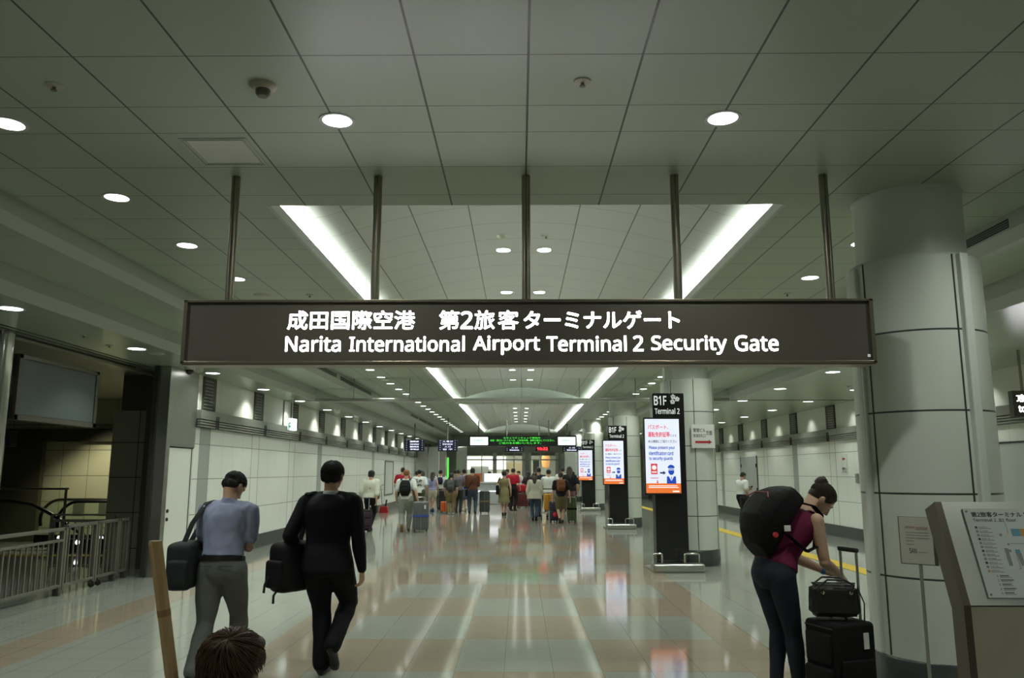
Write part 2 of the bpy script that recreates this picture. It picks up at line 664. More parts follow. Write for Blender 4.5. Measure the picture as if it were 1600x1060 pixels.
def crash_rail(xw, sgn, y0, name, label, ys):
    t = thing(name, label, 'rail', (xw, y0, 2.4))
    a, b_ = sorted((xw - sgn * 0.014, xw + sgn * 0.10))
    MB().box(a, b_, y0, YF, 2.50, 2.66, 0.006).build('rail_band', m_rail, t)
    a, b_ = sorted((xw + sgn * 0.001, xw + sgn * 0.04))
    MB().box(a, b_, y0, YF, 2.36, 2.50).build('rail_backing', m_raild, t)
    for z in (2.365, 2.41, 2.455):
        a, b_ = sorted((xw + sgn * 0.03, xw + sgn * 0.095))
        MB().box(a, b_, y0, YF, z, z + 0.030, 0.004).build('rail_bar', m_rail, t)
    for y in ys:
        for d in (-0.045, 0.045):
            a, b_ = sorted((xw + sgn * 0.09, xw + sgn * 0.115))
            MB().box(a, b_, y + d - 0.008, y + d + 0.008, 2.35, 2.58, 0.003).build('bracket', m_raild, t)
    return t


crash_rail(WL, 1, LY0, 'crash_rail', 'long brushed metal rail band along the top of the white wall beside the door', [14.5 + 2.76 * k for k in range(12)])
crash_rail(WR, -1, YN, 'crash_rail', 'long brushed metal rail band along the wall behind the pillars', [20.5 + 2.80 * k for k in range(-5, 10)])

# dark louvred vents in the recess walls
def vent_slot(x, sgn, y, label, group):
    t = thing('wall_vent', label, 'vent', (x, y, 2.66), 0, group)
    a, b_ = sorted((x, x + sgn * 0.03))
    MB().box(a, b_, y - 0.29, y + 0.29, 2.66, ZL - 0.002).build('vent_back', m_slot, t)
    mb = MB()
    for k in range(9):
        z = 2.70 + k * 0.06
        a, b_ = sorted((x + sgn * 0.03, x + sgn * 0.05))
        mb.box(a, b_, y - 0.27, y + 0.10, z, z + 0.028)
    mb.build('slat', m_slotb, t)
    return t


for k in range(13):
    vent_slot(RL, 1, 14.3 + 2.76 * k, 'tall dark louvred vent in the upper wall, escalator side', 'vents in the upper wall, escalator side')
for k in range(-3, 10):
    vent_slot(RR, -1, 20.5 + 2.80 * k, 'tall dark louvred vent in the upper wall behind the pillars', 'vents in the upper wall behind the pillars')

# ------------------------------------------------------------------ lamps
# cove tubes
for y0, y1 in COFF:
    for x in (CX0 - 0.14, CX1 + 0.14):
        o = MB().box(x - 0.04, x + 0.04, y0 + 0.05, y1 - 0.05, ZC + 0.05, ZC + 0.08).build('cove_lamp', m_cove)
        tag(o, 'hidden white light strip in the cove of the %s vaulted bay, %s' % ('first' if y0 < 10 else 'second', 'escalator side' if x < 0 else 'pillar side'), 'lamp')


def make_down(name, label, group, lens, r=0.092, watts=DOWN_W, cone=150, blend=0.9):
    t = thing(name, label, 'light', (0, 0, 0), 0, group)
    MB().lathe([(r, -0.002), (r + 0.022, -0.005), (r + 0.024, 0.0), (r, 0.012)], seg=28).build('trim_ring', m_trimr, t, smooth=True, local=True)
    MB().lathe([(0.0, -0.004), (r * 0.6, -0.0038), (r, -0.002), (r, 0.02), (0.0, 0.02)], seg=28).build('lens', lens, t, smooth=True, local=True)
    ld = bpy.data.lights.new('downlight_lamp', 'SPOT')
    ld.energy = watts
    ld.color = LAMP_C
    ld.spot_size = R(cone)
    ld.spot_blend = blend
    ld.shadow_soft_size = r * 0.9
    lo = bpy.data.objects.new('downlight_lamp', ld)
    COL.objects.link(lo)
    lo.parent = t
    lo.location = (0, 0, -0.012)
    return t


d_main = make_down('downlight', 'x', 'x', m_down)
d_side = make_down('downlight', 'x', 'x', m_side, 0.115, SIDE_W, 126, 0.6)
first = {id(d_main): True, id(d_side): True}


def put_down(src, x, y, z, label, group):
    if first[id(src)]:
        t = src
        first[id(src)] = False
    else:
        t = copy_tree(src)
    t.location = (x, y, z)
    t['label'] = label
    t['group'] = group
    return t


for k in range(31):
    y = 4.76 + 1.385 * k
    if y < 46:
        put_down(d_main, -3.26, y, ZC - 0.001, 'round lit downlight in the flat ceiling between escalator side and light cove', 'downlight row, escalator side')
        if k != 1:
            put_down(d_main, 3.33 if k else 3.5, y, ZC - 0.001, 'round lit downlight in the flat ceiling between pillars and light cove', 'downlight row, pillar side')
put_down(d_main, -1.15, 4.73, ZC - 0.001, 'round lit downlight before the vaulted bay, nearer the escalator side', 'single downlight one')
put_down(d_main, 1.28, 4.72, ZC - 0.001, 'round lit downlight before the vaulted bay, nearer the big pillar', 'single downlight two')


for y in (1.95, -0.82):
    for x, w_ in ((-3.26, 'escalator-side row'), (3.33, 'pillar-side row')):
        put_down(d_main, x, y, ZC - 0.001, 'round lit downlight overhead, outside the top of the view, %s' % w_, 'overhead downlights, %s' % w_)


for x, side in ((-0.20, 'escalator'), (0.31, 'pillar')):
    for y in [9.5 + 2.35 * k for k in range(7)] + [27.4 + 2.35 * k for k in range(8)]:
        put_down(d_main, x, y, vault_z(x) - 0.002, 'round lit downlight along the crown of the vaulted ceiling, %s-side row' % side, 'vault downlights, %s-side row' % side)
for k in range(13):
    put_down(d_side, -5.28, 8.05 + 2.76 * k, ZL - 0.001, 'round lit downlight in the low side ceiling, escalator side', 'low ceiling downlights, escalator side')
    put_down(d_side, 5.33, 7.95 + 2.78 * k, ZL - 0.001, 'round lit downlight in the low ceiling just behind the pillars', 'low ceiling downlights, inner row')
    if k != 1:
        put_down(d_side, 6.98, 8.2 + 2.78 * k, ZL - 0.001, 'round lit downlight in the low ceiling close to the far wall', 'low ceiling downlights, wall row')


# unseen spots, added to throw scallops of light on the upper wall
def washer(x, y, sgn, label, group, aim_dx):
    t = thing('added_wall_spot', label, 'light', (x, y, ZL - 0.002), 0, group)
    MB().lathe([(0.035, -0.004), (0.055, -0.006), (0.056, 0.002), (0.035, 0.006)], seg=20).build('trim_ring', m_trimr, t, smooth=True, local=True)
    ld = bpy.data.lights.new('added_wash_lamp', 'SPOT')
    ld.energy = 30
    ld.color = LAMP_C
    ld.spot_size = R(108)
    ld.spot_blend = 1.0
    ld.shadow_soft_size = 0.04
    lo = bpy.data.objects.new('added_wash_lamp', ld)
    COL.objects.link(lo)
    lo.parent = t
    lo.location = (0, 0, -0.02)
    lo.rotation_euler = (0, R(0 if aim_dx == 0 else aim_dx), 0)
    return t


for k in range(-3, 10):
    washer(RR - 0.30, 21.9 + 2.80 * k, -1, 'unseen spotlight added to wash the upper wall behind the pillars', 'added spotlights behind the pillars', 0)

# ------------------------------------------------------------------ pillars
def pillar(x, y, label, r=0.47, seam=(-1.75,), chan=None, full=True):
    t = thing('pillar', label, 'pillar', (x, y, 0), 0, None, 'structure')
    MB().lathe([(r + 0.012, 0.0), (r + 0.012, 0.26), (r, 0.275)], (x, y, 0), 64).build('pillar_base', m_base, t, smooth=True)
    MB().lathe([(r, 0.27), (r, 3.21), (r - 0.02, 3.23), (0.3, 3.23)], (x, y, 0), 72).build('pillar_cladding', m_pillar, t, smooth=True)
    MB().lathe([(r - 0.085, 3.22), (r - 0.085, ZC - 0.03), (r - 0.075, ZC)], (x, y, 0), 64).build('pillar_collar', m_plain, t, smooth=True)
    for a in seam:
        px, py = x + (r + 0.0005) * math.cos(a), y + (r + 0.0005) * math.sin(a)
        mb = MB().box(-0.002, 0.003, -0.006, 0.006, 0.28, 3.21)
        bmesh.ops.transform(mb.bm, matrix=Matrix.Translation((px, py, 0)) @ Matrix.Rotation(a, 4, 'Z'), verts=mb.bm.verts)
        mb.build('seam', m_raild, t)
    for a, wd, dp, z1 in (chan or []):
        mb = MB().box(-0.03, dp, -wd / 2, wd / 2, 0.28, z1, 0.012)
        bmesh.ops.transform(mb.bm, matrix=Matrix.Translation((x + r * math.cos(a), y + r * math.sin(a), 0)) @ Matrix.Rotation(a, 4, 'Z'), verts=mb.bm.verts)
        mb.build('pipe_cover', m_strip, t)
    return t


P1 = (3.17, 6.30)
pillar(*P1, 'large round pillar beside the map stand, clad in grey-white panels', 0.49, seam=(R(-82), R(-160)),
       chan=[(R(-74), 0.075, 0.045, 3.215), (R(-171), 0.07, 0.03, 3.20)])
pillar(3.07, 14.44, 'round pillar with a white arrow notice behind the first tall screen', 0.43, seam=(R(-92), R(-30), R(-150)), chan=[(R(-178), 0.30, 0.06, 3.2)])
pillar(3.17, 24.05, 'round pillar behind the second tall screen', 0.43, seam=(R(-92), R(-150)), chan=[(R(-178), 0.30, 0.06, 3.2)])
pillar(3.17, 34.4, 'round pillar behind the third tall screen', 0.43, seam=(R(-92),), chan=[(R(-178), 0.30, 0.06, 3.2)])
pillar(3.17, 44.2, 'round pillar farthest down the concourse', 0.43, seam=(R(-92),))

# pipe boxes beside the upper part of the pillars
for (x, y) in ((2.72, 14.44), (2.80, 24.05), (2.80, 34.4)):
    o = MB().box(x - 0.1, x + 0.06, y - 0.12, y + 0.12, 3.23, ZC).build('trim_pipe_box', m_strip)
    struct(o, 'small square duct beside a pillar head')

# ------------------------------------------------------------------ smoke curtain across the concourse
YB = 18.9
t = thing('smoke_curtain', 'clear hanging smoke barrier with a steel bottom rail across the concourse', 'barrier', (0, YB, 3.3))
mb = MB()
mb.box(-4.06, 4.18, YB - 0.006, YB + 0.006, 3.30, ZC)
mb.box(-4.85, -4.06, YB - 0.006, YB + 0.006, 3.30, ZS)
mb.box(4.18, 4.95, YB - 0.006, YB + 0.006, 3.30, ZS)
mb.build('pane', m_glass, t)
MB().box(-4.86, 4.96, YB - 0.05, YB + 0.05, 3.235, 3.315, 0.01).build('bottom_rail', m_steel, t)
for x in (-3.95, -2.62, -1.29, 0.05, 1.42, 2.75, 4.1):
    MB().box(x - 0.006, x + 0.006, YB - 0.008, YB + 0.008, 3.30, ZC).build('pane_joint', m_slotb, t)
for a, b_ in ((WL, -4.9), (5.0, WR)):
    MB().box(a, b_, YB - 0.012, YB + 0.012, ZL - 0.012, ZL).build('ceiling_seam', m_slotb, t)
MB().box(RL + 0.001, RL + 0.022, YB - 0.03, YB + 0.03, 2.67, ZL - 0.012).build('side_channel', m_slotb, t)
MB().box(RR - 0.022, RR - 0.001, YB - 0.03, YB + 0.03, 2.67, ZL - 0.012).build('side_channel', m_slotb, t)

# ------------------------------------------------------------------ steel door column at the head of the white wall
t = thing('door_1', 'narrow white service door in a brushed steel column at the start of the white wall', 'door', (-5.9, 13.2, 0), 0, None, 'structure')
mb = MB()
mb.box(-5.74, WL + 0.02, 12.66, LY0, 2.0, ZL - 0.002, 0.004)
mb.box(-5.76, WL + 0.03, 12.60, 12.74, 0.0, ZL - 0.002, 0.004)
mb.build('door_frame', m_steel, t)
o = MB().box(-5.74, WL, 12.74, LY0 - 0.01, 0.02, 1.98, 0.004).build('door_leaf', m_door, t)
for z in (0.98, 0.85):
    MB().cyl((WL, 12.86, z), (WL + 0.02, 12.86, z), 0.028, seg=16).build('lock', m_blackm, o)
MB().box(WL + 0.001, WL + 0.012, 13.66, 13.68, 0.0, 1.98).build('door_gap', m_slotb, t)
struct(MB().box(-5.82, -5.75, 12.56, 12.66, 0.0, ZL - 0.002).build('trim_6', m_raild), 'black shutter guide beside the steel column')

# grey doors in the wall behind the pillars
t = thing('door_2', 'grey double door in the wall behind the pillars', 'door', (WR, 28.0, 0), 0, None, 'structure')
MB().box(WR - 0.02, WR + 0.02, 27.05, 29.0, 0.02, 2.10).build('door_leaf', m_gdoor, t)
MB().box(WR - 0.03, WR - 0.018, 27.02, 27.05, 0.0, 2.13).build('door_frame', m_raild, t)
MB().box(WR - 0.03, WR - 0.018, 29.0, 29.03, 0.0, 2.13).build('door_frame', m_raild, t)
for z in (0.3, 1.0, 1.8):
    for y in (27.12, 28.93):
        MB().box(WR - 0.04, WR - 0.02, y - 0.03, y + 0.03, z - 0.06, z + 0.06).build('hinge', m_blackm, t)
MB().box(WR - 0.08, WR - 0.02, 27.98, 28.02, 0.98, 1.10, 0.008).build('handle', m_blackm, t)
t = thing('door_3', 'wide grey-blue shutter door beyond the big pillar', 'door', (WR, 12.4, 0), 0, None, 'structure')
MB().box(WR - 0.02, WR + 0.02, 10.6, 13.6, 0.02, 2.05).build('door_leaf', m_gdoor, t)
MB().box(WR - 0.03, WR - 0.01, 10.55, 13.65, 2.05, 2.08).build('door_frame', m_raild, t)

# ------------------------------------------------------------------ escalator hall behind the opening
HB = 19.0
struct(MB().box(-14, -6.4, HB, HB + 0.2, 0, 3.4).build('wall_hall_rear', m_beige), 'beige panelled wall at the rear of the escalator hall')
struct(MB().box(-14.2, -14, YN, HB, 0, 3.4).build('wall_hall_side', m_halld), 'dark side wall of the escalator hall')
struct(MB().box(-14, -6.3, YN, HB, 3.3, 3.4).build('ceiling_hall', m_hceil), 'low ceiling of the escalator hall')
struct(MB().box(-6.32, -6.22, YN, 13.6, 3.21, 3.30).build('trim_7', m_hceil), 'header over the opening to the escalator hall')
mb = MB()
mb.box(-6.22, -6.19, YN, 12.7, 3.245, 3.262)
mb.box(-6.10, -6.06, YN, 12.7, ZL - 0.006, ZL - 0.001)
mb.box(-5.98, -5.95, YN, 12.7, ZL - 0.006, ZL - 0.001)
struct(mb.build('trim_8', m_raild), 'dark shutter tracks above the opening')
struct(MB().box(-14, -7.15, HB - 0.10, HB, 2.30, 2.60).build('trim_9', m_halld), 'dark rail band on the beige hall wall')
struct(MB().box(-14, -11.2, HB - 0.25, HB - 0.1, 0, 2.3).build('wall_hall_return', m_halld), 'dark return of the beige hall wall')
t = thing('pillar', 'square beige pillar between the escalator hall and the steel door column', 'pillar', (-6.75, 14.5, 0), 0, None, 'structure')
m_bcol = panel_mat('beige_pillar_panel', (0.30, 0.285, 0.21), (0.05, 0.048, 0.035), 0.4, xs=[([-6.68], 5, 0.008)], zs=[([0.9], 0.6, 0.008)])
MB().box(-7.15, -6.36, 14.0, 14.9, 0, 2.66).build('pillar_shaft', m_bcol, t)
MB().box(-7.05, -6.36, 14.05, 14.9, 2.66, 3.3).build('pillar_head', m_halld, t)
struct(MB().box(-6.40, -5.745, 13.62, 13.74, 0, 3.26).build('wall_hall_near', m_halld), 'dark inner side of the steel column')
for (x, y) in ((-9.3, 12.6), (-9.2, 16.2), (-11.5, 10.5)):
    tt = make_down('downlight', 'round dim downlight in the escalator hall ceiling', 'hall downlights', m_side, 0.09, 26.0)
    tt.location = (x, y, 3.299)
ld = bpy.data.lights.new('added_hall_lamp', 'SPOT')  # added spot with no fitting in view, brightens the beige wall
ld.energy = 260
ld.color = (1.0, 0.95, 0.62)
ld.spot_size = R(100)
ld.spot_blend = 0.6
ld.shadow_soft_size = 0.08
t = thing('added_wall_spot', 'unseen spotlight added to light the beige hall wall', 'light', (-9.4, 17.6, 3.299))
MB().lathe([(0.035, -0.004), (0.055, -0.006), (0.056, 0.002), (0.035, 0.006)], seg=20).build('trim_ring', m_trimr, t, smooth=True, local=True)
lo = bpy.data.objects.new('added_hall_lamp', ld)
COL.objects.link(lo)
lo.parent = t
lo.location = (0, 0, -0.03)
lo.rotation_euler = (R(14), 0, 0)

# ------------------------------------------------------------------ end of the concourse: gate front and lit hall behind
m_gate = mat('gate_grey_paint', (0.36, 0.38, 0.35), 0.4)
m_gatel = mat('gate_light_panel', (0.62, 0.65, 0.60), 0.4)
m_hallw = mat('bright_hall_wall', (0.50, 0.52, 0.45), 0.5)
m_lit = mat('lit_ceiling_panel', (1, 1, 1), 0.5, emit=9.0, emit_c=(1.0, 1.0, 0.90))
mb = MB()
mb.box(-6.4, 8.7, YF, YF + 0.3, 2.75, 4.2)
mb.box(-6.4, -3.9, YF, YF + 0.3, 0, 2.75)
mb.box(2.35, 8.7, YF, YF + 0.3, 0, 2.75)
mb.box(0.25, 0.65, YF, YF + 0.3, 0, 2.75)
struct(mb.build('wall_end', m_gate), 'grey gate front across the end of the concourse')
struct(MB().box(2.55, 4.0, YF - 0.03, YF, 0, 2.7).build('wall_end_panel', m_gatel), 'pale panel beside the gate')
mb = MB()
for x, w_ in ((-3.9, 0.05), (-2.35, 0.03), (-1.55, 0.12), (-1.0, 0.03), (-0.35, 0.03), (0.25, 0.10), (0.65, 0.06), (1.3, 0.025), (2.3, 0.09)):
    mb.box(x - w_, x + w_, YF - 0.02, YF + 0.06, 0, 2.75)
mb.box(-3.9, 2.35, YF - 0.02, YF + 0.06, 2.28, 2.36)
struct(mb.build('window_1', m_steel), 'steel mullions of the glazed gate front')
struct(MB().box(-3.9, 2.35, YF + 0.02, YF + 0.03, 0.05, 2.75).build('window_1_glass', m_glass), 'glazing of the gate front')
struct(MB().box(-9, 9, 58, 58.2, 0, 4).build('wall_gate_hall', m_hallw), 'bright wall of the hall behind the gate')
struct(MB().box(-9, 9, YF + 0.3, 58, 3.1, 3.2).build('ceiling_gate_hall', m_hallw), 'ceiling of the hall behind the gate')
for (x, y) in ((-2.6, 53.0), (0.5, 53.0), (-2.6, 56.0), (0.5, 56.0)):
    o = MB().box(x - 1.1, x + 1.1, y - 0.5, y + 0.5, 3.06, 3.099).build('ceiling_light', m_lit)
    tag(o, 'bright ceiling panel in the hall behind the gate', 'light', 'ceiling panels behind the gate')

m_hsign = mat('hall_lightbox', (0.9, 0.9, 0.85), 0.4, emit=1.6, emit_c=(1.0, 1.0, 0.92))
o = MB().box(-3.9, -1.0, 57.85, 58.0, 1.75, 2.65, 0.01).build('hall_lightbox', m_hsign)
tag(o, 'wide bright lightbox in the hall behind the gate glazing', 'lightbox')
o = MB().box(-3.3, -2.1, 54.2, 54.9, 0.0, 1.95, 0.02).build('ticket_machine', mat('machine_grey', (0.40, 0.42, 0.38), 0.4))
tag(o, 'grey upright machine below the bright lightbox behind the gate', 'machine')
o = MB().box(-0.9, 0.15, 54.6, 55.2, 0.0, 2.2, 0.02).build('shop_shelf', mat('shelf_warm', (0.55, 0.46, 0.28), 0.5))
tag(o, 'warm-toned shop shelf seen through the middle gate glazing', 'shelf')
o = MB().box(0.85, 1.25, 51.5, 51.8, 0.0, 2.3, 0.02).build('white_partition', m_gatel)
tag(o, 'pale upright partition in the doorway below the red clock', 'partition')
t = thing('lantern', 'glowing orange lantern seen through the doorway below the red clock', 'lamp', (1.75, 54.0, 1.8))
MB().lathe([(0.0, -0.55), (0.22, -0.45), (0.30, 0.0), (0.22, 0.45), (0.0, 0.55)], (1.75, 54.0, 2.35), 24).build('shade', mat('lantern_orange', (0.6, 0.3, 0.1), 0.5, emit=0.7, emit_c=(1.0, 0.50, 0.18)), t, smooth=True)
MB().cyl((1.75, 54.0, 2.88), (1.75, 54.0, 3.10), 0.02, seg=8).build('cord', m_raild, t)
mb = MB()
mb.box(-3.9, 2.35, 52.5, 52.7, 2.62, 3.1)
struct(mb.build('beam_gate_hall', m_gate), 'grey beam inside the hall behind the gate')
# yellow guide strip on the floor behind the pillars
m_yel = panel_mat('yellow_tactile', (0.70, 0.50, 0.03), (0.34, 0.24, 0.02), 0.5, ys=[([0], 0.3, 0.006)], xs=[([5.42], 0.06, 0.006)])
struct(MB().box(5.42, 5.74, 4.0, 49.0, 0.0, 0.006).build('trim_10', m_yel), 'yellow tactile guide strip behind the pillars')
struct(MB().box(-13, -6.7, 15.6, 15.9, 0.0, 0.006).build('trim_11', m_yel), 'yellow guide strip before the escalators')

# ------------------------------------------------------------------ materials of the signs
m_signface = mat('sign_face_brown', (0.082, 0.072, 0.059), 0.42)
m_signframe = mat('sign_frame_bronze', (0.20, 0.175, 0.13), 0.32, metal=0.7)
m_bronze = mat('hanger_bronze', (0.30, 0.275, 0.22), 0.30, metal=0.85)
m_lit_letter = mat('lit_white_lettering', (1, 1, 1), 0.5, emit=3.2, emit_c=(1.0, 0.97, 1.0))
m_letter = mat('white_lettering', (0.82, 0.84, 0.82), 0.5, emit=0.25, emit_c=(0.9, 0.95, 0.9))
m_screen = mat('screen_white_glow', (0.4, 0.42, 0.5), 0.3, emit=0.80, emit_c=(0.80, 0.86, 1.0))
m_scr_red = mat('screen_red', (0.3, 0.02, 0.02), 0.3, emit=0.62, emit_c=(0.88, 0.10, 0.13))
m_scr_blue = mat('screen_blue', (0.01, 0.03, 0.2), 0.3, emit=0.60, emit_c=(0.02, 0.09, 0.62))
m_scr_navy = mat('screen_navy', (0.01, 0.015, 0.05), 0.3, emit=0.30, emit_c=(0.05, 0.09, 0.28))
m_scr_or = mat('screen_orange', (0.3, 0.08, 0.01), 0.3, emit=0.78, emit_c=(0.88, 0.19, 0.04))
m_scr_pale = mat('screen_pale', (0.5, 0.45, 0.45), 0.3, emit=0.85, emit_c=(1.0, 0.90, 0.86))
m_paper = mat('paper_white', (0.74, 0.76, 0.72), 0.6)
m_ink = mat('ink_dark', (0.05, 0.05, 0.05), 0.6)
m_inkg = mat('ink_grey', (0.22, 0.22, 0.20), 0.6)
m_inkr = mat('ink_red', (0.42, 0.025, 0.03), 0.6)
m_inkb = mat('ink_brown', (0.30, 0.17, 0.13), 0.6)

# ------------------------------------------------------------------ the big hanging gate sign
SY = 5.63
t = thing('hanging_sign', 'wide dark brown overhead sign with white gate lettering on five posts', 'sign', (0.055, SY, 2.36))
MB().box(-2.40, 2.51, SY + 0.004, SY + 0.17, 2.372, 2.812).build('sign_face', m_signface, t)
mb = MB()
mb.box(-2.425, 2.535, SY - 0.015, SY + 0.20, 2.808, 2.826, 0.003)
mb.box(-2.425, 2.535, SY - 0.015, SY + 0.20, 2.358, 2.378, 0.003)
mb.box(-2.425, -2.398, SY - 0.015, SY + 0.20, 2.36, 2.826, 0.003)
mb.box(2.508, 2.535, SY - 0.015, SY + 0.20, 2.36, 2.826, 0.003)
mb.build('sign_frame', m_signframe, t)
MB().box(-2.40, 2.51, SY + 0.17, SY + 0.18, 2.372, 2.812).build('sign_rear', m_signframe, t)
MB().box(-2.42, 2.53, SY + 0.005, SY + 0.17, 2.352, 2.3585).build('sign_bottom', mat('sign_bottom_bronze', (0.33, 0.30, 0.23), 0.4, metal=0.3), t)
fr = frame_front(SY + 0.004 - SY, -0.055, -2.36)
# upper line, glyph groups measured one by one
text_on('成田国際空港', m_lit_letter, t, -1.675, -0.752, 2.607, 2.748, fr, 0.017)
text_on('第', m_lit_letter, t, -0.580, -0.432, 2.607, 2.748, fr, 0.017)
text_on('2', m_lit_letter, t, -0.425, -0.335, 2.610, 2.742, fr, 0.020)
text_on('旅', m_lit_letter, t, -0.325, -0.178, 2.607, 2.748, fr, 0.017)
text_on('客', m_lit_letter, t, -0.155, -0.006, 2.607, 2.748, fr, 0.017)
text_on('ターミナルゲート', m_lit_letter, t, 0.030, 1.152, 2.610, 2.745, fr, 0.022)
for w, a, b_, z0 in (('Narita', 447, 533, 0), ('International', 546, 724, 0), ('Airport', 737, 840, 1), ('Terminal', 850, 973, 0), ('2', 983, 999, 0), ('Security', 1011, 1127, 1), ('Gate', 1139, 1206, 0)):
    X = lambda px: (px - 808.5) / 1240.8 * 5.774
    z1 = 2.562
    zb = 2.447 - (0.024 if z0 else 0)
    text_on(w, m_lit_letter, t, X(a), X(b_), zb, z1, fr, 0.0165)
mb = MB()
for a in ((2.478, 2.496, 2.405, 2.408), (2.478, 2.496, 2.420, 2.423), (2.478, 2.481, 2.405, 2.423), (2.493, 2.496, 2.405, 2.423), (2.485, 2.489, 2.409, 2.419)):
    mb.box(a[0], a[1], SY - 0.0005, SY + 0.004, a[2], a[3])
mb.build('maker_mark', m_letter, t)
for x in (-2.13, -1.06, 0.05, 1.16, 2.27):
    MB().cyl((x, SY + 0.07, 2.82), (x, SY + 0.07, ZC - 0.001), 0.032, seg=24).build('post', m_bronze, t, smooth=True)
    # groove of the post
    MB().box(x - 0.003, x + 0.003, SY + 0.036, SY + 0.041, 2.83, ZC - 0.002).build('post_groove', m_signface, t)

# ------------------------------------------------------------------ tall screen totems
def flower(cx, cy, r):
    """five little rings of an outlined blossom, as polygons"""
    out = []
    for k in range(5):
        a = PI / 2 + 2 * PI * k / 5
        px, py = cx + r * 0.62 * math.cos(a), cy + r * 0.62 * math.sin(a)
        n = 8
        for i in range(n):
            a0, a1 = 2 * PI * i / n, 2 * PI * (i + 1) / n
            ro, ri = r * 0.40, r * 0.22
            out.append([(px + ro * math.cos(a0), py + ro * math.sin(a0)), (px + ro * math.cos(a1), py + ro * math.sin(a1)),
                        (px + ri * math.cos(a1), py + ri * math.sin(a1)), (px + ri * math.cos(a0), py + ri * math.sin(a0))])
    return out


